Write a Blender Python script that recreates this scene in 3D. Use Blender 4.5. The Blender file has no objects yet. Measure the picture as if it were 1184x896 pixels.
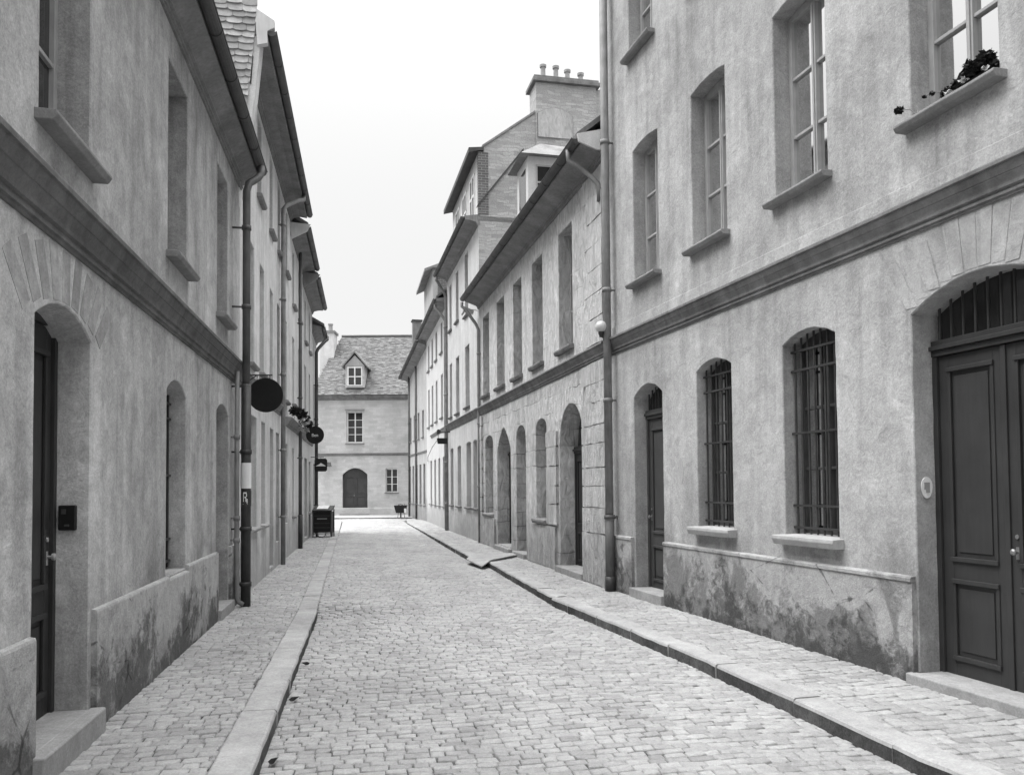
import bpy, math, random
import numpy as np
from mathutils import Vector, geometry, noise as mnoise

R = random.Random(7)
SC = bpy.context.scene
COL = SC.collection
rad = math.radians

# ------------------------------------------------------------------ camera
cam = bpy.data.cameras.new('camera')
cam.sensor_fit = 'HORIZONTAL'; cam.sensor_width = 36
cam.lens = 950 / 1184 * 36
cam.shift_y = (114 - 950 * math.tan(rad(2))) / 1184
cam.clip_start = 0.05; cam.clip_end = 3000
camo = bpy.data.objects.new('camera', cam); COL.objects.link(camo)
camo.location = (0, 0, 1.6)
from mathutils import Matrix
camo.rotation_euler = (Matrix.Rotation(rad(-10.08), 3, 'Z') @ Matrix.Rotation(rad(92.0), 3, 'X') @ Matrix.Rotation(rad(-0.5), 3, 'Z')).to_euler()
SC.camera = camo

# ------------------------------------------------------------------ light
SUN_EL, SUN_AZ = rad(58), rad(283)          # azimuth of the sun, clockwise from +Y
w = bpy.data.worlds.new('World'); SC.world = w; w.use_nodes = True
nt = w.node_tree; nt.nodes.clear()
sky = nt.nodes.new('ShaderNodeTexSky'); sky.sky_type = 'NISHITA'; sky.sun_disc = False
sky.sun_elevation = SUN_EL; sky.sun_rotation = SUN_AZ; sky.air_density = 1.0; sky.dust_density = 3.0
bw = nt.nodes.new('ShaderNodeRGBToBW'); mx = nt.nodes.new('ShaderNodeMath'); mx.operation = 'MULTIPLY_ADD'
bg = nt.nodes.new('ShaderNodeBackground'); ow = nt.nodes.new('ShaderNodeOutputWorld')
nt.links.new(sky.outputs[0], bw.inputs[0]); nt.links.new(bw.outputs[0], mx.inputs[0])
mx.inputs[1].default_value = 0.03; mx.inputs[2].default_value = 3.35     # clouded over: even grey sky with a little of the clear one
# sky graded by height: even near the horizon, zenith boosted to light the street
tc = nt.nodes.new('ShaderNodeTexCoord'); sx = nt.nodes.new('ShaderNodeSeparateXYZ'); nt.links.new(tc.outputs['Generated'], sx.inputs[0])
cl = nt.nodes.new('ShaderNodeMath'); cl.operation = 'MULTIPLY_ADD'; cl.use_clamp = False; mxx = nt.nodes.new('ShaderNodeMath'); mxx.operation = 'MAXIMUM'
nt.links.new(sx.outputs[2], mxx.inputs[0]); mxx.inputs[1].default_value = 0.0
pw_ = nt.nodes.new('ShaderNodeMath'); pw_.operation = 'POWER'; nt.links.new(mxx.outputs[0], pw_.inputs[0]); pw_.inputs[1].default_value = 5.0
nt.links.new(pw_.outputs[0], cl.inputs[0]); cl.inputs[1].default_value = 8.0; cl.inputs[2].default_value = 1.0
pr_ = nt.nodes.new('ShaderNodeMath'); pr_.operation = 'MULTIPLY'; nt.links.new(mx.outputs[0], pr_.inputs[0]); nt.links.new(cl.outputs[0], pr_.inputs[1])
nt.links.new(pr_.outputs[0], bg.inputs[0]); bg.inputs[1].default_value = 0.088
nt.links.new(bg.outputs[0], ow.inputs[0])
sl = bpy.data.lights.new('sun', 'SUN'); sl.energy = 1.0; sl.angle = rad(38); sl.color = (1, 1, 1)
so = bpy.data.objects.new('sun', sl); COL.objects.link(so)
sd = Vector((math.sin(SUN_AZ) * math.cos(SUN_EL), math.cos(SUN_AZ) * math.cos(SUN_EL), math.sin(SUN_EL)))
so.rotation_euler = sd.to_track_quat('Z', 'Y').to_euler(); so.location = sd * 60
SC.view_settings.view_transform = 'Standard'; SC.view_settings.look = 'None'
SC.view_settings.gamma = 1; SC.view_settings.use_curve_mapping = False
SC.view_settings.exposure = 1.58
SC.render.engine = 'CYCLES'
SC.cycles.max_bounces = 6; SC.cycles.diffuse_bounces = 4

# ------------------------------------------------------------------ node helpers
class NT:
    def __init__(s, name, rough=0.9, spec=0.2):
        s.m = bpy.data.materials.new(name); s.m.use_nodes = True
        s.t = s.m.node_tree; s.b = s.t.nodes['Principled BSDF']
        s.b.inputs['Roughness'].default_value = rough
        s.b.inputs['Specular IOR Level'].default_value = spec
        s.tc = s.t.nodes.new('ShaderNodeTexCoord'); s.O = s.tc.outputs['Object']
    def put(s, sock, v):
        if isinstance(v, (int, float)): sock.default_value = v
        elif isinstance(v, tuple): sock.default_value = v
        else: s.t.links.new(v, sock)
    def math(s, op, a, b=0.0, c=None, clamp=False):
        n = s.t.nodes.new('ShaderNodeMath'); n.operation = op; n.use_clamp = clamp
        s.put(n.inputs[0], a); s.put(n.inputs[1], b)
        if c is not None: s.put(n.inputs[2], c)
        return n.outputs[0]
    def vec(s, v, scale=(1, 1, 1), loc=(0, 0, 0), rot=(0, 0, 0)):
        n = s.t.nodes.new('ShaderNodeMapping'); s.put(n.inputs[0], v)
        n.inputs['Scale'].default_value = scale; n.inputs['Location'].default_value = loc; n.inputs['Rotation'].default_value = rot
        return n.outputs[0]
    def noise(s, v, scale, det=4, dist=0.0, ro=0.55):
        n = s.t.nodes.new('ShaderNodeTexNoise'); s.put(n.inputs['Vector'], v)
        n.inputs['Scale'].default_value = scale; n.inputs['Detail'].default_value = det
        n.inputs['Distortion'].default_value = dist; n.inputs['Roughness'].default_value = ro
        return n.outputs[0]
    def voro(s, v, scale, feat='F1', out=0, rnd=1.0):
        n = s.t.nodes.new('ShaderNodeTexVoronoi'); n.feature = feat; s.put(n.inputs['Vector'], v)
        n.inputs['Scale'].default_value = scale; n.inputs['Randomness'].default_value = rnd
        return n.outputs[out]
    def rng(s, v, a, b, c, d, smooth=False):
        n = s.t.nodes.new('ShaderNodeMapRange'); s.put(n.inputs[0], v)
        if smooth: n.interpolation_type = 'SMOOTHSTEP'
        for i, q in enumerate((a, b, c, d)): n.inputs[1 + i].default_value = q
        return n.outputs[0]
    def sep(s, v):
        n = s.t.nodes.new('ShaderNodeSeparateXYZ'); s.put(n.inputs[0], v); return n.outputs
    def comb(s, x, y, z):
        n = s.t.nodes.new('ShaderNodeCombineXYZ')
        for i, q in enumerate((x, y, z)): s.put(n.inputs[i], q)
        return n.outputs[0]
    def mixf(s, f, a, b):
        n = s.t.nodes.new('ShaderNodeMix'); n.data_type = 'FLOAT'
        s.put(n.inputs[0], f); s.put(n.inputs[2], a); s.put(n.inputs[3], b); return n.outputs[0]
    def mul(s, *a):
        o = a[0]
        for q in a[1:]: o = s.math('MULTIPLY', o, q)
        return o
    def attr(s, name):
        n = s.t.nodes.new('ShaderNodeAttribute'); n.attribute_name = name; return n.outputs['Fac']
    def color(s, v):
        n = s.t.nodes.new('ShaderNodeCombineColor')
        for i in range(3): s.put(n.inputs[i], v)
        s.t.links.new(n.outputs[0], s.b.inputs['Base Color'])
    def bump(s, h, dist=0.01, st=1.0):
        n = s.t.nodes.new('ShaderNodeBump'); s.put(n.inputs['Height'], h)
        n.inputs['Distance'].default_value = dist; n.inputs['Strength'].default_value = st
        s.t.links.new(n.outputs[0], s.b.inputs['Normal'])

def plain(name, v, rough=0.6, spec=0.3, var=0.12, scale=6.0, bump=0.0, metal=0.0):
    n = NT(name, rough, spec)
    a = n.rng(n.noise(n.O, scale, 5), 0.3, 0.7, 1 - var, 1 + var)
    b = n.rng(n.noise(n.vec(n.O, (9, 9, 1)), scale, 4), 0.3, 0.7, 1 - var * .6, 1 + var * .6)
    n.color(n.mul(a, b, v)); n.b.inputs['Metallic'].default_value = metal
    if bump: n.bump(n.noise(n.O, scale * 8, 5), bump)
    return n.m

def plaster(name, base, seed=0.0, streak=0.14, mott=0.14, damp=1.0, grain=0.08, blot=0.0, fine=1.0):
    n = NT(name, 0.95, 0.1)
    O = n.vec(n.O, loc=(seed, seed * .7, seed * 1.3))
    big = n.rng(n.noise(O, 0.7, 6, .5), 0.3, 0.7, 1 - mott, 1 + mott * .8)
    st = n.rng(n.noise(n.vec(O, (5, 5, .45)), 1.0, 6, .3), 0.32, 0.68, 1 - streak, 1 + streak * .6)
    tr = n.noise(O, 5.5 * fine, 9, 1.0, .68)
    tro = n.rng(tr, 0.3, 0.7, 1 - mott * .85, 1 + mott * .7)
    gr = n.noise(O, 62, 5, 0, .8)
    gro = n.rng(gr, 0.3, 0.7, 1 - grain * 1.8, 1 + grain * 1.6)
    g2 = n.rng(n.noise(O, 34, 6, 1.0, .7), .3, .7, 1 - grain * 1.3, 1 + grain * 1.1)
    md2 = n.rng(n.noise(O, 2.3, 8, .8, .62), .32, .68, 1 - mott * .75, 1 + mott * .6)
    drip = n.rng(n.noise(n.vec(O, (11, 11, .3)), 1.0, 5, .2), .54, .72, 1.0, 1 - streak * 1.3)
    drip = n.mixf(n.rng(n.noise(n.vec(O, loc=(3, 1, 7)), .9, 4), .45, .6, 0, 1), 1.0, drip)
    z = n.sep(n.O)[2]
    edge = n.math('ADD', z, n.math('MULTIPLY', n.math('SUBTRACT', n.noise(O, 1.6, 7, .8, .65), 0.5), -2.6))
    dmp = n.rng(edge, 0.1, 1.3, 1 - 0.33 * damp, 1.0, True)
    big = n.mul(big, md2, drip)
    c = n.mul(big, st, tro, gro, g2, dmp, base)
    if blot:
        p = n.rng(n.noise(O, 2.4, 7, 1.0, .6), 0.60, 0.66, 1.0, 1 + blot)
        c = n.mul(c, p)
    n.color(c)
    n.bump(n.math('ADD', n.math('MULTIPLY', tr, 1.0), n.math('MULTIPLY', gr, .22)), 0.012, .8)
    return n.m

def plinth(name, base, seed=0.0, dark=.5, th=.5):
    n = NT(name, 0.95, 0.1)
    O = n.vec(n.O, loc=(seed, seed * .7, seed * 1.3))
    z = n.sep(n.O)[2]
    a = n.noise(n.vec(O, (1.0, 1.0, .75), rot=(0, .6, 0)), 1.9, 12, .5, .64)
    aa = n.math('ADD', a, n.math('MULTIPLY', n.math('SUBTRACT', z, .45), .22))
    patch = n.rng(aa, th - .05, th + .07, dark, 1.0, True)
    d = n.math('ADD', n.math('MULTIPLY', n.noise(O, 1.3, 3), .5), n.math('MULTIPLY', n.noise(O, 7.0, 12, .3, .7), .5))
    dd = n.math('ADD', d, n.math('MULTIPLY', z, .22))
    deep = n.rng(dd, .49, .595, .40, 1.0, True)
    m = n.rng(n.noise(O, 9, 10, 1.0, .75), .3, .7, .72, 1.25)
    gr = n.noise(O, 60, 6, 0, .75)
    v = n.voro(n.vec(O, (1, 1, 1.6), rot=(0, .5, 0)), 1.1, 'DISTANCE_TO_EDGE')
    cr = n.rng(n.math('ADD', v, n.math('MULTIPLY', n.math('SUBTRACT', n.noise(O, 7, 5), .5), .1)), 0.0, 0.012, .45, 1.0)
    cr2 = n.mixf(n.rng(n.noise(O, .9, 2), .52, .56, 0, 1), 1.0, cr)
    n.color(n.mul(patch, deep, m, n.rng(gr, .3, .7, .82, 1.15), cr2, base))
    n.bump(n.math('ADD', n.math('MULTIPLY', patch, .8), n.math('ADD', n.math('MULTIPLY', gr, .6), n.math('MULTIPLY', deep, .8))), 0.018, 1.0)
    return n.m

def rubble(name, base, seed=0.0, rot=0.5, contrast=.25, rough=.03, joints=False):
    n = NT(name, 0.95, 0.1)
    O = n.vec(n.O, loc=(seed, seed, seed))
    D = n.vec(O, (1.3, 1.3, .55), rot=(0, rot, 0))
    a = n.noise(D, 5.0, 9, 1.8, .62)
    b = n.noise(O, 1.1, 5, .5)
    v = n.voro(n.vec(O, (1.2, 1.2, 1.9)), 2.0, 'SMOOTH_F1', 1)
    gr = n.noise(O, 70, 5, 0, .75)
    st = n.rng(n.noise(n.vec(O, (6, 6, .5)), 1.0, 5, .3), 0.32, 0.68, .88, 1.08)
    z = n.sep(n.O)[2]
    edge = n.math('ADD', z, n.math('MULTIPLY', n.math('SUBTRACT', n.noise(O, 1.6, 7, .8, .65), 0.5), -2.6))
    dmp = n.rng(edge, 0.1, 1.3, .72, 1.0, True)
    jt = 1.0
    if joints:      # coursed blocks under worn render: the joints show only here and there
        x, y, zz = n.sep(n.O)[0:3]
        w1 = n.math('MULTIPLY', n.math('SUBTRACT', n.noise(n.O, 2.2, 5), .5), .16)
        br = n.t.nodes.new('ShaderNodeTexBrick'); n.put(br.inputs['Vector'], n.comb(n.math('ADD', n.math('ADD', x, y), w1), n.math('ADD', zz, w1), 0.0))
        br.inputs['Color1'].default_value = (1, 1, 1, 1); br.inputs['Color2'].default_value = (.84, .84, .84, 1); br.inputs['Mortar'].default_value = (.5, .5, .5, 1)
        br.inputs['Scale'].default_value = 1.0; br.inputs['Mortar Size'].default_value = .014; br.inputs['Mortar Smooth'].default_value = .5; br.inputs['Brick Width'].default_value = .62; br.inputs['Row Height'].default_value = .335
        jt = n.mixf(n.mul(n.rng(n.noise(n.vec(n.O, loc=(4, 8, 1)), 1.3, 6), .44, .58, .03, .9), n.rng(n.sep(n.O)[2], 3.5, 4.0, 1.0, .35)), 1.0, n.sep(br.outputs[0])[0])
    n.color(n.mul(n.rng(a, .3, .7, 1 - contrast, 1 + contrast * .8), n.rng(b, .3, .7, .9, 1.08), n.rng(gr, .3, .7, .86, 1.12), st, dmp, base, jt))
    n.bump(n.math('ADD', n.math('MULTIPLY', jt, .7) if joints else 0.0, n.math('ADD', n.math('MULTIPLY', a, 1.4), n.math('MULTIPLY', gr, .25))), rough, 1.0)
    return n.m

def ashlar(name, base, bw_=.42, bh=.13, seed=0.0, con=.22, mortar=.75, dist=.05, bumpd=.02):
    n = NT(name, 0.95, 0.1)
    x, y, z = n.sep(n.O)[0:3]
    h = n.math('ADD', x, y)
    wob = n.math('MULTIPLY', n.math('SUBTRACT', n.noise(n.O, 1.8, 4), .5), dist * 3)
    wob2 = n.math('MULTIPLY', n.math('SUBTRACT', n.noise(n.vec(n.O, loc=(9, 4, 2)), 6, 4), .5), dist)
    v = n.comb(n.math('ADD', h, wob), n.math('ADD', n.math('ADD', z, wob), wob2), 0.0)
    br = n.t.nodes.new('ShaderNodeTexBrick'); n.put(br.inputs['Vector'], v)
    br.inputs['Color1'].default_value = (1, 1, 1, 1); br.inputs['Color2'].default_value = (1 - con, 1 - con, 1 - con, 1)
    br.inputs['Mortar'].default_value = (mortar, mortar, mortar, 1); br.inputs['Scale'].default_value = 1.0
    br.inputs['Mortar Size'].default_value = .012; br.inputs['Mortar Smooth'].default_value = .6
    br.inputs['Brick Width'].default_value = bw_; br.inputs['Row Height'].default_value = bh; br.inputs['Bias'].default_value = 0
    c = n.sep(br.outputs[0])[0]
    gr = n.noise(n.O, 28, 7, .8, .7)
    big = n.rng(n.noise(n.vec(n.O, loc=(seed, 0, seed)), 1.0, 5, .6), .3, .7, .85, 1.12)
    n.color(n.mul(c, n.rng(gr, .3, .7, .82, 1.15), big, base))
    n.bump(n.math('ADD', c, n.math('MULTIPLY', gr, .5)), bumpd, .9)
    return n.m

def setts_mat(name, base):
    n = NT(name, 0.85, 0.25)
    t = n.attr('tone')
    gr = n.noise(n.O, 130, 4, 0, .7)
    md = n.noise(n.O, 26, 7, .8, .7)
    big = n.mul(n.rng(n.noise(n.O, .8, 5, .6), .3, .7, .87, 1.09), n.rng(n.noise(n.vec(n.O, (1.6, .25, 1)), 1.0, 5, .4), .35, .65, .93, 1.05))
    n.color(n.mul(t, n.rng(gr, .3, .7, .82, 1.15), n.rng(md, .3, .7, .78, 1.18), big, base))
    n.bump(n.math('ADD', n.math('MULTIPLY', gr, .25), md), .012, .9)
    return n.m

def joint_mat(name, base):
    n = NT(name, 1.0, 0.05)
    a = n.rng(n.noise(n.O, 3.5, 6, 1.0, .7), .40, .60, .25, 1.0)
    g = n.rng(n.noise(n.O, 60, 5, 0, .7), .3, .7, .7, 1.25)
    n.color(n.mul(a, g, base)); return n.m

def glass(name, refl=1.0, trans=False, v=.03):
    n = NT(name, 0.06, 0.6)
    n.color(n.math('MULTIPLY', n.rng(n.noise(n.O, 2.2, 4), .3, .7, .7, 1.3), v))
    n.bump(n.noise(n.O, 1.7, 2), .02, .25)
    if trans:
        t = n.t; out = t.nodes['Material Output']
        fr = t.nodes.new('ShaderNodeFresnel'); fr.inputs[0].default_value = 1.5
        f2 = n.math('MULTIPLY', fr.outputs[0], 1.3, clamp=True)
        tr = t.nodes.new('ShaderNodeBsdfTransparent'); tr.inputs[0].default_value = (.9, .9, .9, 1)
        gl = t.nodes.new('ShaderNodeBsdfGlossy'); gl.inputs['Roughness'].default_value = .04
        ms = t.nodes.new('ShaderNodeMixShader')
        t.links.new(f2, ms.inputs[0]); t.links.new(tr.outputs[0], ms.inputs[1]); t.links.new(gl.outputs[0], ms.inputs[2])
        t.links.new(ms.outputs[0], out.inputs[0])
    return n.m

M = {}
M['l1'] = plaster('plaster_left_near', .43, 1.0, .20, .24, 1.0, .13)
M['l2'] = plaster('plaster_left_light', .64, 5.0, .16, .13)
M['l3'] = plaster('plaster_left_pale', .66, 8.0, .12, .08)
M['l4'] = plaster('plaster_left_far', .52, 11.0, .12, .08)
M['l1b'] = plaster('arch_plaster_left', .41, 2.0, .22, .26, 1.0, .08)
M['r1b'] = plaster('arch_plaster_right', .385, 17.0, .2, .22, .8, .09)
M['r1'] = plaster('plaster_right_near', .405, 14.0, .16, .18, .9, .13, .10)
M['r2'] = rubble('rubble_right', .56, 3.0, .5, .36, .04, joints=True)
M['r3'] = plaster('plaster_white', .56, 21.0, .13, .10)
M['r4'] = plaster('plaster_white_far', .56, 24.0, .06, .05)
M['r5'] = plaster('plaster_grey_far', .42, 27.0, .1, .1)
M['end'] = ashlar('stone_end', .53, .46, .16, 4.0, .17, .86, .07, .02)
M['gable'] = ashlar('stone_gable', .50, .36, .095, 2.0, .30, .74, .09, .04)
M['brick'] = ashlar('hung_tile', .17, .24, .075, 7.0, .25, 1.9, .01, .02)
M['plinthL'] = plinth('plinth_left', .42, 3.0, .72, .48)
M['plinthR'] = plinth('plinth_right', .38, 9.0, .55, .50)
M['string'] = plaster('moulding_grey', .20, 31.0, .22, .2, 0.0, .08)
M['stringL'] = plaster('moulding_dark', .15, 33.0, .22, .2, 0.0, .08)
M['sill'] = plaster('sill_stone', .26, 35.0, .1, .15, 0.0, .08)
M['sill_light'] = plaster('sill_pale', .37, 36.0, .1, .12, 0.0, .06)
M['quoin'] = rubble('quoin_stone', .50, 8.0, .4, .30, .04)
M['soffit'] = plain('soffit_board', .22, .8, .2, .25, 3, .004)
M['soffitL'] = plain('soffit_dark', .2, .8, .2, .25, 3, .004)
M['board'] = plain('pale_board', .6, .8, .2, .1, 3)
M['gutter'] = plain('zinc_dark', .05, .55, .4, .3, 4)
M['pipe'] = plain('zinc_grey', .085, .55, .4, .25, 4)
M['pipe_light'] = plain('zinc_light', .20, .6, .3, .25, 4)
M['iron'] = plain('cast_iron', .035, .5, .4, .3, 6, .003)
M['black'] = plain('black_paint', .006, .45, .4, .2, 8)
M['door'] = plain('door_paint', .034, .5, .35, .16, 3, .001)
M['door_dark'] = plain('door_dark', .03, .5, .3, .2, 3, .001)
M['door_mid'] = plain('door_mid', .055, .6, .3, .15, 3, .001)
M['frame'] = plain('window_paint', .34, .6, .3, .12, 5)
M['frame_white'] = plain('window_white', .7, .6, .3, .08, 5)
M['frame_dark'] = plain('window_dark', .06, .6, .3, .2, 5)
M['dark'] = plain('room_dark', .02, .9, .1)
M['pane'] = glass('window_glass')
M['pane_clear'] = glass('clear_glass', trans=True)
M['curtain'] = plain('curtain_cloth', .8, .95, .05, .12, 4)
M['roof'] = plain('slate', .15, .8, .25, .2, 3, .004)
M['metal'] = plain('bright_metal', .25, .4, .6, .1, 9, 0, .6)
M['white'] = plain('white_paper', .75, .8, .2, .05, 8)
M['grey'] = plain('grey_paint', .3, .6, .3, .1, 8)
M['kerb'] = plaster('kerb_granite', .38, 41.0, .05, .16, 0, .10)
M['patch'] = rubble('stone_patch', .46, 13.0, .3, .2, .02)
M['kerb_shaded'] = plaster('kerb_hewn_shaded_face', .11, 45.0, .05, .4, 0, .2)  # rough hewn front; the shade on it is put into the dark colour
M['step'] = plaster('step_stone', .31, 43.0, .05, .16, 0, .10)
M['sett'] = setts_mat('granite_setts', .385)
M['sett_p'] = setts_mat('pavement_setts', .365)
M['joint'] = joint_mat('joint_sand', .24)
M['pot'] = plain('clay_pot', .33, .9, .1, .15, 5)
M['leaf'] = plain('leaf_dark', .016, .7, .3, .3, 20)
M['petal'] = plain('petal_pale', .45, .8, .2, .3, 20)
M['globe'] = plain('opal_glass', .5, .25, .5, .04, 5)
def slate_mat(name, base):
    n = NT(name, .8, .3); n.color(n.mul(n.attr('tone'), n.rng(n.noise(n.O, 14, 6, .5, .65), .3, .7, .8, 1.15), base))
    n.bump(n.noise(n.O, 40, 5), .004, .8); return n.m
M['slate_light'] = slate_mat('slates_light', .42)
M['slate_roof'] = slate_mat('slates_roof', .18)

# ------------------------------------------------------------------ mesh helpers
class MB:
    def __init__(s): s.v = []; s.f = []; s.m = []; s.tone = None
    def add(s, vs, fs, mi=0):
        b = len(s.v); s.v += [tuple(q) for q in vs]
        for f in fs: s.f.append([b + i for i in f]); s.m.append(mi)
        return s
    def box(s, x0, x1, y0, y1, z0, z1, mi=0):
        x0, x1 = sorted((x0, x1)); y0, y1 = sorted((y0, y1)); z0, z1 = sorted((z0, z1))
        vs = [(x, y, z) for z in (z0, z1) for y in (y0, y1) for x in (x0, x1)]
        return s.add(vs, [(0, 2, 3, 1), (4, 5, 7, 6), (0, 1, 5, 4), (2, 6, 7, 3), (0, 4, 6, 2), (1, 3, 7, 5)], mi)
    def prism(s, prof, u0, u1, mi=0, axis='u', n=1, jit=0.0):
        """profile of (outward, z) swept along u"""
        k = len(prof); vs = []
        for i in range(n + 1):
            u = u0 + (u1 - u0) * i / n
            j1, j2 = R.uniform(-jit, jit), R.uniform(-jit, jit)
            vs += [(u, o + j1, z + j2) for o, z in prof]
        fs = []
        for i in range(n):
            for j in range(k):
                a = i * k + j; b = i * k + (j + 1) % k
                fs.append((a, b, b + k, a + k))
        fs.append(tuple(range(k))[::-1]); fs.append(tuple(range(n * k, n * k + k)))
        return s.add(vs, fs, mi)
    def poly(s, pts, d, mi=0):
        """closed polygon pts extruded by the vector d"""
        k = len(pts); d = Vector(d)
        vs = [tuple(p) for p in pts] + [tuple(Vector(p) + d) for p in pts]
        fs = [tuple(range(k)), tuple(range(k, 2 * k))[::-1]] + [(i, (i + 1) % k, (i + 1) % k + k, i + k) for i in range(k)]
        return s.add(vs, fs, mi)
    def tube(s, path, r, n=10, mi=0, caps=True):
        P = [Vector(p) for p in path]; k = len(P)
        rs = r if isinstance(r, (list, tuple)) else [r] * k
        rings = []; up = None
        for i in range(k):
            t = (P[min(i + 1, k - 1)] - P[max(i - 1, 0)]).normalized()
            if up is None:
                up = Vector((0, 0, 1)) if abs(t.z) < .9 else Vector((1, 0, 0))
            a = t.cross(up).normalized(); up = a.cross(t).normalized()
            rings.append([P[i] + (a * math.cos(q) + up * math.sin(q)) * rs[i] for q in [2 * math.pi * j / n for j in range(n)]])
        vs = [v for rr in rings for v in rr]; fs = []
        for i in range(k - 1):
            for j in range(n):
                a = i * n + j; b = i * n + (j + 1) % n
                fs.append((a, b, b + n, a + n))
        if caps: fs.append(tuple(range(n))[::-1]); fs.append(tuple(range((k - 1) * n, k * n)))
        return s.add(vs, fs, mi)
    def lathe(s, c, prof, n=20, mi=0):
        vs = []; k = len(prof)
        for r, z in prof:
            vs += [(c[0] + r * math.cos(2 * math.pi * j / n), c[1] + r * math.sin(2 * math.pi * j / n), c[2] + z) for j in range(n)]
        fs = [(i * n + j, i * n + (j + 1) % n, (i + 1) * n + (j + 1) % n, (i + 1) * n + j) for i in range(k - 1) for j in range(n)]
        fs.append(tuple(range(n))[::-1]); fs.append(tuple(range((k - 1) * n, k * n)))
        return s.add(vs, fs, mi)
    def build(s, name, mats, parent=None, side=1, bevel=0, smooth=False, label=None):
        me = bpy.data.meshes.new(name)
        vs = [(x, y * side, z) for x, y, z in s.v]
        me.from_pydata(vs, [], s.f)
        for m in (mats if isinstance(mats, list) else [mats]): me.materials.append(m)
        me.polygons.foreach_set('material_index', s.m)
        if smooth: me.polygons.foreach_set('use_smooth', [True] * len(s.f))
        if s.tone is not None:
            at = me.attributes.new('tone', 'FLOAT', 'POINT'); at.data.foreach_set('value', s.tone)
        me.update()
        o = bpy.data.objects.new(name, me); COL.objects.link(o)
        if parent: o.parent = parent
        if bevel:
            b = o.modifiers.new('bevel', 'BEVEL'); b.width = bevel; b.segments = 2; b.limit_method = 'ANGLE'
        if label: o['label'] = label
        return o

def thing(name, label, cat, loc=(0, 0, 0), rz=0, group=None):
    o = bpy.data.objects.new(name, None); COL.objects.link(o); o.empty_display_size = .2
    o.location = loc; o.rotation_euler = (0, 0, rz); o['label'] = label; o['category'] = cat
    if group: o['group'] = group
    return o
def tag(o, label, cat, group=None):
    o['label'] = label; o['category'] = cat
    if group: o['group'] = group
    return o
def struct(o): o['kind'] = 'structure'; return o

# ------------------------------------------------------------------ openings and walls
def arch_z(t, op):
    r = op.get('rise', 0); sh = op.get('shape', 'seg')
    if r <= 0: return op['z1']
    x = 2 * t - 1
    if sh == 'round': return op['z1'] + r * math.sqrt(max(0, 1 - x * x))
    if sh == 'point': return op['z1'] + r * (1 - abs(x) ** 1.6)
    return op['z1'] + r * (1 - x * x)
def outline(op, grow=0.0, jit=.004, rng=None):
    u0, u1, z0 = op['u0'], op['u1'], op['z0']
    pts = []; k = max(3, int((op['z1'] - z0) / .16))
    rg = rng or random.Random(int(u0 * 977 + z0 * 131))
    j = lambda: rg.uniform(-jit, jit)
    pts.append((u0 - grow, z0 - grow)); pts.append((u1 + grow, z0 - grow))
    for i in range(1, k): pts.append((u1 + grow + j(), z0 + (op['z1'] - z0) * i / k))
    na = 16 if op.get('rise', 0) > 0 else 6
    for i in range(na + 1):
        t = 1 - i / na
        pts.append((u0 + (u1 - u0) * t + (2 * t - 1) * grow + (0 if i in (0, na) else j() * .3), arch_z(t, op) + grow + (j() * .7)))
    for i in range(k - 1, 0, -1): pts.append((u0 - grow + j(), z0 + (op['z1'] - z0) * i / k))
    return pts

def wall_mesh(L, ztop, ops, depth, zbot=-.35, topf=None, gable0=None, gable1=None, u0=0.0):
    """front wall with cut openings and modelled reveals, plus side and back walls; materials: wall, dark room, gable"""
    mb = MB()
    vs = [(u0, zbot), (L, zbot), (L, ztop if topf is None else topf), (u0, ztop)]
    ed = [(0, 1), (1, 2), (2, 3), (3, 0)]; loops = []
    for op in ops:
        inner = outline(op, 0.0); rg = random.Random(3)
        cu = (op['u0'] + op['u1']) / 2; cz = (op['z0'] + op['z1']) / 2
        outer = outline(op, 0.008)
        b = len(vs); vs += outer; k = len(outer)
        ed += [(b + i, b + (i + 1) % k) for i in range(k)]
        loops.append((inner, outer, op))
    cv, ce, cf, *_ = geometry.delaunay_2d_cdt([Vector(p) for p in vs], ed, [], 0, 1e-6)
    def inside(p, poly):
        c = False; n = len(poly)
        for i in range(n):
            x1, y1 = poly[i]; x2, y2 = poly[(i + 1) % n]
            if (y1 > p[1]) != (y2 > p[1]) and p[0] < (x2 - x1) * (p[1] - y1) / (y2 - y1) + x1: c = not c
        return c
    fs = []
    for f in cf:
        c = (sum(cv[i][0] for i in f) / len(f), sum(cv[i][1] for i in f) / len(f))
        if any(inside(c, o) for _, o, _ in loops): continue
        fs.append(tuple(f))
    mb.add([(v[0], 0, v[1]) for v in cv], fs, 0)
    for inner, outer, op in loops:
        d = op.get('d', .2); k = len(inner); D = op.get('room', .45)
        vs = [(p[0], 0, p[1]) for p in outer] + [(p[0], -.008, p[1]) for p in inner] + [(p[0], -d - .06, p[1]) for p in inner]
        fs = [(i, (i + 1) % k, (i + 1) % k + k, i + k) for i in range(k)] + [(i + k, (i + 1) % k + k, (i + 1) % k + 2 * k, i + 2 * k) for i in range(k)]
        mb.add(vs, fs, 0)
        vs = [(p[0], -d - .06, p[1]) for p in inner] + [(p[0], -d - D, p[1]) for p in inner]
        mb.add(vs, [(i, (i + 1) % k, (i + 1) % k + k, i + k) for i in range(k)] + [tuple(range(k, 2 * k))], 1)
    zt1 = ztop if topf is None else topf
    mb.add([(u0, 0, zbot), (u0, -depth, zbot), (u0, -depth, ztop), (u0, 0, ztop)], [(0, 1, 2, 3)], 2)
    mb.add([(L, 0, zbot), (L, -depth, zbot), (L, -depth, zt1), (L, 0, zt1)], [(0, 1, 2, 3)], 2)
    mb.add([(u0, -depth, zbot), (L, -depth, zbot), (L, -depth, zt1), (u0, -depth, ztop)], [(0, 1, 2, 3)], 0)
    return mb

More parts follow.
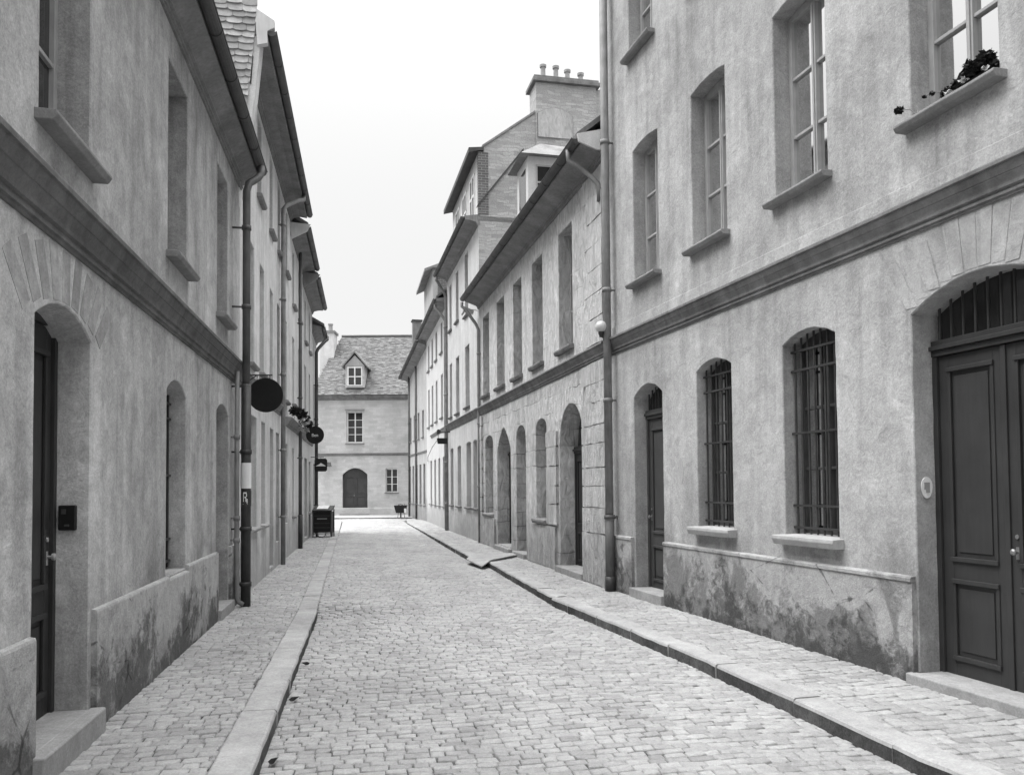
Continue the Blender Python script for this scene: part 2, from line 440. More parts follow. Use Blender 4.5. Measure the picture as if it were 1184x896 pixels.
def window(op, par, side, frame='frame', rows=3, cols=2, pane='pane', sill='sill', curtain=None, ft=.05, sill_drop=.0, sp=.10, grille=False, sh=.055, gro=-.115):
    u0, u1, z0 = op['u0'], op['u1'], op['z0']; d = op.get('d', .2)
    zt = op['z1'] + op.get('rise', 0)
    mb = MB(); a, b = -d - .05, -d + .012
    mb.box(u0 - .01, u0 + ft, a, b, z0, zt + .01); mb.box(u1 - ft, u1 + .01, a, b, z0, zt + .01)
    mb.box(u0 + ft, u1 - ft, a, b - .004, z0, z0 + ft * 1.2); mb.box(u0 + ft, u1 - ft, a, b - .004, zt - ft - op.get('rise', 0) * .8, zt + .01)
    iw = (u1 - u0 - 2 * ft); hz0 = z0 + ft * 1.2; hz1 = zt - ft - op.get('rise', 0) * .8
    for i in range(1, cols):
        c = u0 + ft + iw * i / cols; mb.box(c - .032, c + .032, a + .004, b + .008, hz0, hz1)
        mb.box(c - .012, c + .012, b + .008, b + .02, hz0, hz1)
    for i in range(1, rows):
        z = hz0 + (hz1 - hz0) * i / rows
        mb.box(u0 + ft, u1 - ft, a + .012, b - .006, z - .015, z + .015)
    wn = mb.build('window', M[frame], par, side, bevel=.004)
    p = MB()
    if pane == 'pane_clear': p.add([(u0 + .02, -d - .025, z0 + .02), (u1 - .02, -d - .025, z0 + .02), (u1 - .02, -d - .025, zt), (u0 + .02, -d - .025, zt)], [(0, 1, 2, 3)])
    else: p.box(u0 + .02, u1 - .02, -d - .028, -d - .022, z0 + .02, zt)
    p.build('pane', M[pane], wn, side)
    if sill:
        s = MB(); o = sp
        s.prism([(-.02 - d * .9, z0 - .02), (-.02 - d * .9, z0 + .02), (o, z0 + .004), (o + .004, z0 - sh * .35), (o - .02, z0 - sh), (.0, z0 - sh)], u0 - .07, u1 + .07, n=4, jit=.002)
        s.build('sill', M[sill], wn, side, bevel=.006)
    if curtain:
        c = MB(); k = 26; cu0, cu1, cz0, cz1 = curtain
        vs = []
        for i in range(k + 1):
            u = cu0 + (cu1 - cu0) * i / k; oo = -d - .075 - .014 * math.sin(i * 1.35) - .01 * math.sin(i * .6)
            vs += [(u, oo, cz0 + .01 * math.sin(i)), (u, oo, cz1)]
        c.add(vs, [(2 * i, 2 * i + 2, 2 * i + 3, 2 * i + 1) for i in range(k)])
        c.build('curtain', M['curtain'], wn, side, smooth=True)
    if grille:
        g = MB(); o = gro; n = grille
        top = lambda u: arch_z((u - u0) / (u1 - u0), op)
        for i in range(n):
            u = u0 + .05 + (u1 - u0 - .1) * i / (n - 1)
            g.tube([(u, o, z0 + .02), (u, o, z0 + 1.0), (u, o, top(u) + .02)], .0115, 8)
        for z in (z0 + .08, z0 + .30, z0 + .30 + (op['z1'] - z0 - .3) * .45, z0 + .30 + (op['z1'] - z0 - .3) * .78 + .1, op['z1'] - .06):
            g.box(u0 - .01, u1 + .01, o - .006, o + .02, z - .011, z + .011)
        g.build('window_grille', M['iron'], wn, side, smooth=False)
    return wn

def door(op, par, side, mat='door', leaves=2, panels=((.07, .30), (.36, .95)), ztrans=None, handle=True, bars=0, meet=.5, dz=0.0, pw=.09):
    u0, u1 = op['u0'], op['u1']; z0 = op['z0'] + dz; d = op.get('d', .2)
    zt = op['z1'] + op.get('rise', 0); z1 = ztrans if ztrans else zt
    mb = MB(); b = -d + .005; f = .045
    mb.box(u0 - .01, u0 + f, -d - .06, b + .02, z0, z1 + .001); mb.box(u1 - f, u1 + .01, -d - .06, b + .02, z0, z1 + .001)
    if not ztrans: mb.box(u0 + f, u1 - f, -d - .06, b + .018, z1 - .06, z1 + .03); z1 = z1 - .06
    us = [u0 + f, u1 - f] if leaves == 1 else [u0 + f, u0 + f + (u1 - u0 - 2 * f) * meet, u1 - f]
    for i in range(leaves):
        a0, a1 = us[i] + .003, us[i + 1] - .003
        mb.box(a0, a1, -d - .045, -d - .012, z0 + .004, z1 - .002)
        H = z1 - z0; W = a1 - a0; pws = min(pw, W * .25)
        # stiles and rails proud of the panels
        mb.box(a0, a0 + pws, -d - .012, b - .004, z0 + .004, z1 - .002); mb.box(a1 - pws, a1, -d - .012, b - .004, z0 + .004, z1 - .002)
        zs = [0.0] + [q for p in panels for q in p] + [1.0]
        for k in range(0, len(zs), 2):
            mb.box(a0 + pws, a1 - pws, -d - .012, b - .005, z0 + .004 + (H - .006) * zs[k], z0 + .004 + (H - .006) * zs[k + 1])
        for p0, p1 in panels:
            q0, q1 = z0 + H * p0, z0 + H * p1; c0, c1 = a0 + pws, a1 - pws; t = .022
            mb.box(c0 - .012, c1 + .012, -d - .01, b + .016, q1 - t, q1 + .014); mb.box(c0 - .012, c1 + .012, -d - .01, b + .016, q0 - .014, q0 + t)
            mb.box(c0 - .01, c0 + .02, -d - .01, b + .006, q0 + t, q1 - t); mb.box(c1 - .02, c1 + .01, -d - .01, b + .006, q0 + t, q1 - t)
            mb.box(c0 + .05, c1 - .05, -d - .012, -d - .002, q0 + .06, q1 - .06)
    if leaves == 2: mb.box(us[1] - .022, us[1] + .022, b - .004, b + .012, z0 + .004, z1 - .004)
    o = mb.build('door', M[mat], par, side, bevel=.004)
    if ztrans:
        t = MB()
        t.box(u0 - .01, u1 + .01, -d - .06, b + .03, z1 + .002, z1 + .05); t.box(u0 - .01, u1 + .01, -d - .06, b + .055, z1 + .05, z1 + .085); t.box(u0 - .01, u1 + .01, -d - .06, b + .03, z1 + .085, z1 + .13)
        t.build('transom', M[mat], o, side, bevel=.004)
        fl = MB()
        fl.box(u0 + .0, u1 - .0, -d - .05, -d - .045, z1 + .12, zt)
        fo = fl.build('fanlight', M['pane'], o, side)
        if bars:
            g = MB()
            for i in range(bars):
                u = u0 + .08 + (u1 - u0 - .16) * i / (bars - 1)
                g.tube([(u, -d + .01, z1 + .12), (u, -d + .01, arch_z((u - u0) / (u1 - u0), op) + .03)], .011, 8)
            g.build('fanlight_bars', M['iron'], o, side)
    if handle:
        h = MB(); hu = (us[1] - .075) if leaves == 2 else u1 - f - .06; hz = z0 + 1.0
        if handle == 'far': hu = us[-1] - .06
        if handle == 'far2': hu = us[2] - .06
        h.box(hu - .014, hu + .014, b - .004, b + .004, hz - .035, hz + .055)
        h.tube([(hu, b - .002, hz + .02), (hu, b + .028, hz + .02), (hu, b + .034, hz + .02), (hu, b + .05, hz + .02), (hu, b + .058, hz + .02)], [.008, .009, .022, .024, .012], 12)
        h.build('handle', M['metal' if handle != 'far2' else 'grey'], o, side)
        h = MB(); h.tube([(hu, b - .002, hz + .13), (hu, b + .008, hz + .13)], .016, 12); h.build('lock', M['metal' if handle != 'far2' else 'grey'], o, side)
    return o

def string_course(par, side, u0, u1, prof, mat, name='string_course', jit=.0015):
    mb = MB(); mb.prism(prof, u0, u1, n=max(2, int((u1 - u0) / .8)), jit=jit)
    return mb.build(name, M[mat], par, side)
def step(par, side, u0, u1, z1, o=.13, mat='step', d=.2):
    mb = MB(); mb.box(u0, u1, .0, o, -.1, z1 + .006); mb.box(u0 + .055, u1 - .055, -d - .055, .02, z1 - .05, z1 + .008)
    return mb.build('doorstep', M[mat], par, side, bevel=.012)

def eaves(par, side, u0, u1, zw, over, zg, mat='soffit', gr=.065, cove=True, gm='gutter', z2=None, gdrop=.0):
    """boxed soffit under the roof edge with its gutter; z2 = height at the far end"""
    z2 = 0 if z2 is None else z2 - zw
    mb = MB(); k = 8
    prof = [(-.05, zw - .05), (.025, zw - .05), (.027, zw - .03), (.045, zw - .025), (.047, zw - .0), (.036, zw + .004), (.040, zw + .02), (.07, zw + .03), (.072, zw + .05), (over * .55, zw + .05 + (zg - zw) * .25), (over * .9, zg - .06), (over - .03, zg - .05), (over - .03, zg + .05), (-.05, zg + .12)] if cove else [(-.05, zw), (over - .04, zw), (over - .04, zw + .16), (-.05, zw + .2)]
    vs = []; n = len(prof)
    for i in range(k + 1):
        t = i / k; vs += [(u0 + (u1 - u0) * t, o, z + z2 * t + R.uniform(-.002, .002)) for o, z in prof]
    fs = [(i * n + j, i * n + (j + 1) % n, (i + 1) * n + (j + 1) % n, (i + 1) * n + j) for i in range(k) for j in range(n)]
    fs += [tuple(range(n))[::-1], tuple(range(k * n, k * n + n))]
    mb.add(vs, fs); mb.build('eaves', M[mat], par, side)
    g = MB(); m = max(4, int((u1 - u0) / .9)); zz = zg + .02 - gdrop
    path = [(u0 + (u1 - u0) * i / m, over + .03, zz + z2 * i / m + R.uniform(-.004, .004)) for i in range(m + 1)]
    # half-round channel with thickness
    prof = [(gr * math.cos(a), gr * math.sin(a)) for a in [math.pi + math.pi * j / 8 for j in range(9)]]
    prof += [((gr - .01) * math.cos(a), (gr - .01) * math.sin(a)) for a in [2 * math.pi - math.pi * j / 8 for j in range(9)]]
    vs = []; n = len(prof)
    for p in path: vs += [(p[0], p[1] + a, p[2] + b) for a, b in prof]
    fs = [(i * n + j, i * n + (j + 1) % n, (i + 1) * n + (j + 1) % n, (i + 1) * n + j) for i in range(m) for j in range(n)]
    fs += [tuple(range(9)), tuple(range(m * n, m * n + 9))]
    g.add(vs, fs)
    g.tube([(path[0][0], path[0][1] + gr, zz + .004), (path[-1][0], path[-1][1] + gr, zz + z2 + .004)], .011, 8)
    for p in path[1:-1]:
        pr = [(p[1] + (gr + .008) * math.cos(a), p[2] + (gr + .008) * math.sin(a)) for a in [math.pi + math.pi * j / 8 for j in range(9)]]
        g.prism(pr, p[0] - .02, p[0] + .02)
    go = g.build('gutter', M[gm], par, side)
    return go

def slates(n_rows, row, wid, width, tonef=(.7, 1.2), scallop=False, clip=None, rnd=None, th=.008):
    """overlapping slates in a local (x right, y up) sheet; returns lists to be mapped into place"""
    rg = rnd or random.Random(5); out = []
    for r in range(n_rows):
        x = -wid * (.5 if r % 2 else 0) + rg.uniform(-.01, .01)
        while x < width:
            w_ = wid * rg.uniform(.85, 1.15); x0, x1 = max(0, x), min(width, x + w_ - .004)
            y0 = r * row + rg.uniform(-.014, .014); y1 = (r + 1) * row + row * .35
            if x1 - x0 > .02 and (clip is None or clip((x0 + x1) / 2, y0 + row / 2)):
                if scallop:
                    h = row * .2
                    pts = [(x0, y0 + h)] + [(x0 + (x1 - x0) * t, y0 + h * (1 - math.sqrt(max(0, 1 - (2 * t - 1) ** 2)))) for t in (.12, .3, .5, .7, .88)] + [(x1, y0 + h), (x1, y1), (x0, y1)]
                else: pts = [(x0, y0), (x1, y0 + rg.uniform(-.006, .006)), (x1, y1), (x0, y1)]
                out.append((pts, th + rg.uniform(0, .006), rg.uniform(*tonef)))
            x += w_
    return out
def slate_sheet(org, ex, ey, en, tiles, name, mat, par, row):
    mb = MB(); mb.tone = []
    org, ex, ey, en = map(Vector, (org, ex, ey, en))
    for pts, th, tone in tiles:
        k = len(pts); y0 = min(p[1] for p in pts); y1 = max(p[1] for p in pts)
        lift = lambda y: th * 2.4 * (1 - (y - y0) / (y1 - y0)) + .002
        top = [org + ex * p[0] + ey * p[1] + en * (lift(p[1]) + .006) for p in pts]
        bot = [org + ex * p[0] + ey * p[1] + en * (lift(p[1]) - .006 if p[1] < y1 - 1e-6 else 0.0) for p in pts]
        mb.add(top + bot, [tuple(range(k))] + [(i, (i + 1) % k, (i + 1) % k + k, i + k) for i in range(k)])
        mb.tone += [tone] * (2 * k)
    return mb.build(name, mat, par)

def roof(par, side, u0, u1, over, depth, ze, pitch=40, mat='roof', z2=None, back=.3):
    mb = MB(); z2 = 0 if z2 is None else z2 - ze; h = (depth / 2 + over) * math.tan(rad(pitch)); e = .09
    for t, u in ((0, u0), (1, u1)): pass
    A = lambda u, dz: [(u, over, ze + dz), (u, -depth / 2, ze + h + dz), (u, -depth - back, ze + dz), (u, -depth - back, ze - e + dz), (u, -depth / 2, ze + h - e + dz), (u, over, ze - e + dz)]
    a, b = A(u0, 0), A(u1, z2)
    mb.add(a + b, [(0, 1, 2, 3, 4, 5), (11, 10, 9, 8, 7, 6)] + [(i, (i + 1) % 6, (i + 1) % 6 + 6, i + 6) for i in range(6)])
    ro = mb.build('roof', M[mat], par, side)
    return ro
def gable_tri(mb, u, depth, z, h, mi=2, thick=.0):
    mb.add([(u, 0, z), (u, -depth / 2, z + h), (u, -depth, z)], [(0, 1, 2)], mi)

def house(label, P0, P1, side):
    P0 = Vector((P0[0], P0[1], 0)); P1 = Vector((P1[0], P1[1], 0)); D = P1 - P0
    t = thing('house', label, 'house', P0, math.atan2(D.y, D.x))
    return t, D.length
O_ = lambda u0, u1, z0, z1, **k: dict(u0=min(u0, u1), u1=max(u0, u1), z0=z0, z1=z1, **k)

def downpipe(par, side, u, o, ztop, zbot, r=.05, mat='pipe', collars=(), top=None, name='downpipe', shoe=False):
    mb = MB(); path = []
    if top:
        uo, oo, zo = top
        path += [(uo, oo, zo), (uo + (u - uo) * .05, oo, zo - .12), (uo + (u - uo) * .25, oo + (o - oo) * .2, zo - .2), (u - (u - uo) * .2, o - (o - oo) * .15, zo - .2 - (abs(oo - o) * 1.0)), (u, o, zo - .32 - abs(oo - o) * 1.1)]
    else: path.append((u, o, ztop))
    path.append((u, o, (ztop + zbot) / 2)); path.append((u, o, zbot + (.12 if shoe else 0)))
    if shoe: path += [(u, o + .02, zbot + .07), (u, o + .09, zbot + .03)]
    mb.tube(path, r, 14)
    for z in collars:
        mb.tube([(u, o, z - .03), (u, o, z + .03)], r + .012, 14)
        mb.box(u - .012, u + .012, -.01, o, z - .012, z + .012)
    return mb.build(name, M[mat], par, side, smooth=False)

def smooth_obj(o):
    o.data.polygons.foreach_set('use_smooth', [True] * len(o.data.polygons)); return o

def STR(zb, zt, p):
    h = zt - zb; q = p / .12
    return [(-.03, zb), (.016 * q, zb), (.018 * q, zb + h * .07), (.032 * q, zb + h * .085), (.034 * q, zb + h * .16), (.027 * q, zb + h * .175), (.029 * q, zb + h * .22), (.048 * q, zb + h * .25), (.052 * q, zb + h * .33), (.045 * q, zb + h * .345), (.050 * q, zb + h * .40), (p * .62, zb + h * .56), (p * .60, zb + h * .58), (p * .66, zb + h * .60), (p * .86, zb + h * .80), (p * .87, zb + h * .84), (p, zb + h * .86), (p, zt - .012), (p * .96, zt - .002), (-.03, zt + .012)]
#SECTION
# ================================================================== GROUND
def smooth(a, b, x):
    t = np.clip((x - a) / (b - a), 0, 1); return t * t * (3 - 2 * t)
KL = np.array([(-.64, -3), (-.64, 11.25), (-.64, 11.3), (-.97, 30.4), (-1.2, 45)])        # left kerb, road side
KR = np.array([(3.52, -3), (3.50, 0), (3.21, 4.0), (3.03, 7.41), (2.61, 11.6), (2.62, 11.9), (2.56, 17.2), (2.36, 18.3), (2.32, 19.3), (1.83, 37.5), (1.78, 40.5)])
kl = lambda y: np.interp(y, KL[:, 1], KL[:, 0]); kr = lambda y: np.interp(y, KR[:, 1], KR[:, 0])
def z_road(x, y):
    x = np.asarray(x, float); y = np.asarray(y, float)
    L, Rr = kl(y), kr(y); t = np.clip((x - L) / (Rr - L), 0, 1)
    z = -.115 + .05 * np.sin(np.pi * t)
    rise = smooth(11.0, 11.9, y) * (1 - smooth(0, .55, t))
    z = z + rise * .10
    far = smooth(19, 38, y)
    return z * (1 - far) + far * (-.06 + .02 * np.sin(np.pi * t))

def setts(name, x0f, x1f, y0, y1, zf, sw, sl, mat, ang=0.0, tone=(.86, 1.10), seed=1, hj=.0035, gap=.0058):
    rg = np.random.default_rng(seed); V = []; F = []; T = []
    y = y0; base = 0; row = 0
    while y < y1:
        l = sl * rg.uniform(.88, 1.14)
        yc = y + l / 2; xa, xb = float(x0f(yc)), float(x1f(yc))
        x = xa - rg.uniform(0, sw)
        n = int((xb - xa) / sw) + 3
        ws = sw * rg.uniform(.72, 1.32, n)
        xs = x + np.concatenate([[0], np.cumsum(ws)])
        for i in range(n):
            a, b = xs[i], xs[i + 1]
            if b < xa or a > xb: continue
            a, b = max(a, xa), min(b, xb)
            if b - a < .03: continue
            wob = lambda xx: .022 * math.sin(xx * 2.3 + row * .07) + .012 * math.sin(xx * 7 + row * 1.3) + ang * xx
            g = gap * rg.uniform(.6, 1.7) / 2
            j = lambda s=.006: rg.uniform(-s, s)
            c = [(a + g + j(), y + g + wob(a) + j()), (b - g + j(), y + g + wob(b) + j()), (b - g + j(), y + l - g + wob(b) + j()), (a + g + j(), y + l - g + wob(a) + j())]
            cx = sum(p[0] for p in c) / 4; cy = sum(p[1] for p in c) / 4
            hz = rg.uniform(-hj, hj); tx, ty = rg.uniform(-.02, .02, 2)
            zc = float(zf(cx, cy))
            sx, sy = (b - a), l
            def ring(k, dz):
                out = []
                for p in c:
                    px, py = cx + (p[0] - cx) * (1 - 2 * k / sx), cy + (p[1] - cy) * (1 - 2 * k / sy)
                    out.append((px, py, zc + hz + dz + (px - cx) * tx + (py - cy) * ty))
                return out
            V += ring(0, -.035) + ring(.0, -.009) + ring(.006, -.003) + ring(.019, .0)
            for r in range(3):
                for q in range(4):
                    F.append((base + r * 4 + q, base + r * 4 + (q + 1) % 4, base + r * 4 + 4 + (q + 1) % 4, base + r * 4 + 4 + q))
            F.append((base + 12, base + 13, base + 14, base + 15))
            t = rg.uniform(*tone)
            if rg.random() < .06: t *= .84
            T += [t] * 16; base += 16
        y += l; row += 1
    me = bpy.data.meshes.new(name); me.from_pydata(V, [], F); me.materials.append(mat)
    at = me.attributes.new('tone', 'FLOAT', 'POINT'); at.data.foreach_set('value', T)
    me.polygons.foreach_set('use_smooth', [True] * len(F)); me.update()
    o = bpy.data.objects.new(name, me); COL.objects.link(o); return struct(o)

wl = lambda y: -1.86
wr = lambda y: np.interp(y, [-3, 12.1, 12.3, 23.4, 30.2, 38.5, 45.2], [5.30, 3.80, 3.74, 3.25, 2.99, 2.80, 2.30])
setts('road', lambda y: kl(y) - .01, lambda y: kr(y) + .01, 2.0, 40.6, z_road, .128, .086, M['sett'], seed=3)
setts('left_pavement', wl, lambda y: kl(y) - .25, 2.0, 11.3, lambda x, y: -.002, .122, .092, M['sett_p'], seed=4)
setts('left_pavement_far', lambda y: -1.86 - (8 if y > 31.2 else 0), lambda y: kl(y) - .25, 11.3, 40.6, lambda x, y: -.002, .122, .092, M['sett_p'], seed=5)
setts('right_pavement', lambda y: kr(y) + .22, lambda y: wr(y) + .05, 2.0, 40.6, lambda x, y: -.002, .132, .096, M['sett_p'], seed=6)
def bed(name, xs, ys, zf, mat):
    V = []; F = []; nx, ny = len(xs), len(ys)
    for y in ys:
        for x in xs: V.append((x, y, float(zf(x, y))))
    for i in range(ny - 1):
        for j in range(nx - 1): a = i * nx + j; F.append((a, a + 1, a + nx + 1, a + nx))
    me = bpy.data.meshes.new(name); me.from_pydata(V, [], F); me.materials.append(mat); me.update()
    o = bpy.data.objects.new(name, me); COL.objects.link(o); return struct(o)
def bed_z(x, y):
    if x < kl(y) - .12 or x > kr(y) + .1: return -.018
    return float(z_road(x, y)) - .014
ysb = list(np.arange(-3, 40.9, .4))
V = []; F = []
for y in ysb:
    a, b = float(kl(y)), float(kr(y)); r_ = float(wr(y))
    xx = [-1.9 - (8 if y > 31.2 else 0), a - .125, a - .12] + [a + (b - a) * t / 12 for t in range(13)] + [b + .10, b + .105, r_ + .2]
    for i, x in enumerate(xx): V.append((x, y, -.017 if i in (0, 1, 17, 18) else float(z_road(x, y)) - .0135))
nx = 19
for i in range(len(ysb) - 1):
    for j in range(nx - 1): a = i * nx + j; F.append((a, a + 1, a + nx + 1, a + nx))
me = bpy.data.meshes.new('joint_bed'); me.from_pydata(V, [], F); me.materials.append(M['joint'])
o = bpy.data.objects.new('joint_bed', me); COL.objects.link(o); struct(o)
# cross street and the ground beyond
M['cross'] = ashlar('cross_street_setts', .47, .17, .12, 5.0, .12, .8, .02, .006)
mb = MB(); mb.add([(-700, -700, -.22), (700, -700, -.22), (700, 1200, -.22), (-700, 1200, -.22)], [(0, 1, 2, 3)])
struct(mb.build('ground', M['joint']))
setts('cross_street', lambda y: -9.0, lambda y: 9.0 if y > 45.4 else 2.5, 40.6, 44.1, lambda x, y: -.045, .18, .13, M['sett'], seed=8)
mb = MB(); mb.add([(-10, 40.5, -.062), (10, 40.5, -.062), (10, 52, -.062), (-10, 52, -.062)], [(0, 1, 2, 3)])
struct(mb.build('cross_street_bed', M['joint']))

def kerb_run(name, pts, z0, z1, wid, sideways, seed=1, length=1.05, jit=.007, lean=0.0):
    """kerb stones laid end to end; pts = road-side top edge"""
    rg = random.Random(seed); P = [Vector((p[0], p[1], 0)) for p in pts]
    seg = []; mb = MB(); tot = sum((P[i + 1] - P[i]).length for i in range(len(P) - 1))
    def at(s):
        for i in range(len(P) - 1):
            l = (P[i + 1] - P[i]).length
            if s <= l or i == len(P) - 2: return P[i].lerp(P[i + 1], min(1, s / l))
            s -= l
    s = 0
    while s < tot - .05:
        l = length * rg.uniform(.75, 1.3); e = min(tot, s + l)
        m = 5; rows = []
        for k in range(m + 1):
            a = at(s + (e - s - .008) * k / m); b = at(min(tot, s + (e - s) * k / m + .05)) - at(max(0, s + (e - s) * k / m - .05))
            b.normalize(); nrm = Vector((-b.y, b.x, 0)) * sideways
            j = rg.uniform(-jit, jit); rows.append((a + nrm * j, nrm, rg.uniform(-jit, jit) * .6))
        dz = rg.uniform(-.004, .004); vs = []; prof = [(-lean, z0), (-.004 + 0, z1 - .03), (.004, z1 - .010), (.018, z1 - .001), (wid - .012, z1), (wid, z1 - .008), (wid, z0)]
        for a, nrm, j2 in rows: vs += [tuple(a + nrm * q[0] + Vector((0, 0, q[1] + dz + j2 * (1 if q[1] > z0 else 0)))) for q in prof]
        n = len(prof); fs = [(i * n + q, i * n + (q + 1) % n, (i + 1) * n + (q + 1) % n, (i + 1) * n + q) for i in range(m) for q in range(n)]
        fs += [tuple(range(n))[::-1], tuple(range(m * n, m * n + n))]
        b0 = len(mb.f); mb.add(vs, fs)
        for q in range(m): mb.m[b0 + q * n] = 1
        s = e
    return struct(mb.build(name, [M['kerb'], M['kerb_shaded']]))
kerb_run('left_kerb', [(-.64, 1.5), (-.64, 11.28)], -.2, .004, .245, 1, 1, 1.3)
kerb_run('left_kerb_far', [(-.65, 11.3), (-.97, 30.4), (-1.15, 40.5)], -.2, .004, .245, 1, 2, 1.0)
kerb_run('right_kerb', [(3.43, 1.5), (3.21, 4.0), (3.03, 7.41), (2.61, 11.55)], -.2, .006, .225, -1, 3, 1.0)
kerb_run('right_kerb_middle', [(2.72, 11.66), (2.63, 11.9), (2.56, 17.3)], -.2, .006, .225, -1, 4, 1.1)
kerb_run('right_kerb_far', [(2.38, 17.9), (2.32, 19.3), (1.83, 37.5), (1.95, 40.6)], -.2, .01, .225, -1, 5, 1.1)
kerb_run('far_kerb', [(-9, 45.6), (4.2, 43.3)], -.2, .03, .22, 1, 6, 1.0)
mb = MB(); mb.poly([(-9, 45.8, -.03), (4.3, 43.5, -.03), (4.9, 47.2, -.03), (-9, 49.6, -.03)], (0, 0, .055)); struct(mb.build('far_pavement', M['kerb']))
# drainage gutter of flat stones along the left kerb
# worn cover plate lying across the right pavement
cp = MB()
cp.poly([(2.16, 17.95, .0), (2.33, 16.75, -.055), (2.60, 17.33, .022), (3.42, 18.45, .03), (3.30, 18.9, .03), (2.40, 18.9, .025)], (0, 0, .022))
tag(cp.build('cover_plate', M['kerb'], bevel=.004), 'thin pale plate lying across the right kerb, one corner over the road', 'plate')

# ================================================================== LEFT ROW
# ---- nearest house
X0 = -1.81
h, L = house('grey plastered house at the left edge with dark string course and arched door', (X0, 0), (X0, 12.4), -1); s = -1
d1 = O_(4.93, 5.88, .15, 2.58, rise=.14, d=.23, kind='door')
w2 = O_(8.0, 8.84, .80, 2.52, rise=.13, d=.19)
d3 = O_(10.56, 11.46, .12, 2.56, rise=.12, d=.2)
u1 = O_(4.95, 5.82, 3.72, 5.66, d=.22); u2 = O_(8.0, 8.83, 3.80, 5.64, d=.22); u3 = O_(10.56, 11.35, 3.77, 5.66, d=.22)
u0_ = O_(2.0, 2.9, 3.75, 5.64, d=.22); w0 = O_(2.0, 2.85, .8, 2.52, rise=.13, d=.2)
wall_mesh(12.4, 6.2, [d1, w2, d3, u1, u2, u3, u0_, w0], 7).build('wall', [M['l1'], M['dark'], M['l1']], h, s)
for q in (u1, u2, u3, u0_): window(q, h, s, 'frame_dark' if q is not u1 else 'frame', rows=3, cols=2, sill='sill', sp=.12)
window(w2, h, s, 'frame_dark', sill=None, grille=7, gro=-.165); window(w0, h, s, 'frame_dark', sill=None, grille=7)
door(d1, h, s, 'door_dark', leaves=2, panels=((.06, .26), (.33, .93)), ztrans=None, handle='far2')
door(d3, h, s, 'door_dark', leaves=2, panels=((.06, .26), (.33, .93)))
step(h, s, 4.86, 5.93, .15, .10, d=.23); step(h, s, 10.5, 11.52, .12, .08)
string_course(h, s, 0, 12.44, STR(3.07, 3.36, .13), 'stringL')
for a, b in ((0, 4.90), (5.93, 8.0), (8.0, 8.84), (8.84, 10.53), (11.5, 12.4)):
    mb = MB(); zt = .80 if a < 8.84 else .83
    if a == 8.0: zt = .775
    mb.prism([(-.02, -.1), (.040, -.1), (.038, zt - .02), (.032, zt - .004), (-.02, zt + .006)], a, b, n=2, jit=.0008)
    mb.build('plinth', M['plinthL'], h, s)
# arch stones faintly showing over the street door
mb = MB()
for i in range(9):
    t = -1 + 2 * i / 8; ang = t * .62; cu = 5.405; 
    rr0, rr1 = .12, .44 + .03 * (i % 2)
    uu = cu + t * .60; zz = arch_z(.5 + t * .5 * .98, d1) + .02
    wq = .062
    dirx, dirz = math.sin(ang), math.cos(ang)
    q = [(uu - wq * dirz + dirx * .0, .0, zz + wq * dirx), (uu + wq * dirz, .0, zz - wq * dirx), (uu + wq * dirz + dirx * rr1, .0, zz - wq * dirx + dirz * rr1 * .72), (uu - wq * dirz + dirx * rr1, .0, zz + wq * dirx + dirz * rr1 * .72)]
    mb.poly([(a, -.01, c) for a, b, c in q], (0, .0125, 0))
mb.build('arch_stones', M['l1b'], h, s)
eaves(h, s, 0, 12.42, 6.02, .28, 6.24, 'soffitL', .07)
roof(h, s, 0, 12.4, .34, 7, 6.33, 42)
smooth_obj(downpipe(h, s, 11.72, .19, 6.2, 2.95, .052, 'pipe', (5.2, 4.1, 3.0), top=(12.05, .34, 6.2)))
smooth_obj(downpipe(h, s, 11.72, .19, 3.0, 0.0, .066, 'iron', (2.1, 1.05, .3), name='downpipe_foot'))
smooth_obj(downpipe(h, s, 11.66, .08, 3.2, 0.0, .032, 'pipe_light', (2.3, 1.2, .9), name='rainwater_pipe', shoe=True))
# paper band and sticker on the pipe
def band(name, z0, z1, r, m, a0, a1, label, cat):
    mb = MB(); c = (X0 + .19, 11.72); n = 14; vs = []
    for i in range(n + 1):
        a = a0 + (a1 - a0) * i / n
        for rr in (r, r + .002):
            for z in (z0, z1): vs.append((c[0] + rr * math.cos(a), c[1] + rr * math.sin(a), z))
    fs = []
    for i in range(n): b = i * 4; fs += [(b + 2, b + 3, b + 7, b + 6), (b, b + 4, b + 5, b + 1), (b, b + 2, b + 6, b + 4), (b + 1, b + 5, b + 7, b + 3)]
    fs += [(0, 1, 3, 2), (n * 4, n * 4 + 2, n * 4 + 3, n * 4 + 1)]
    mb.add(vs, fs); return tag(mb.build(name, m), label, cat)
band('paper_band', 1.60, 1.95, .069, M['white'], -2.9, .6, 'blank white paper band wrapped round the dark drainpipe', 'notice')
st = band('sticker', 1.36, 1.575, .069, M['iron'], -2.5, .2, 'small black and white sticker on the drainpipe below the white band', 'sticker')
mb = MB(); c = (X0 + .19, 11.72)
def stp(a, z): return (c[0] + .0725 * math.cos(a), c[1] + .0725 * math.sin(a), z)
def stq(a0, a1, z0, z1): mb.poly([stp(a0, z0), stp(a1, z0), stp(a1, z1), stp(a0, z1)], (0, -.001, 0))
for a0, a1, z0, z1 in ((-1.95, -1.8, 1.42, 1.55), (-1.8, -1.3, 1.53, 1.55), (-1.4, -1.25, 1.49, 1.53), (-1.7, -1.4, 1.47, 1.49), (-1.5, -1.35, 1.42, 1.47), (-1.3, -1.15, 1.40, 1.46), (-2.0, -1.1, 1.385, 1.392)): stq(a0, a1, z0, z1)
mb.build('lettering', M['white'], st)
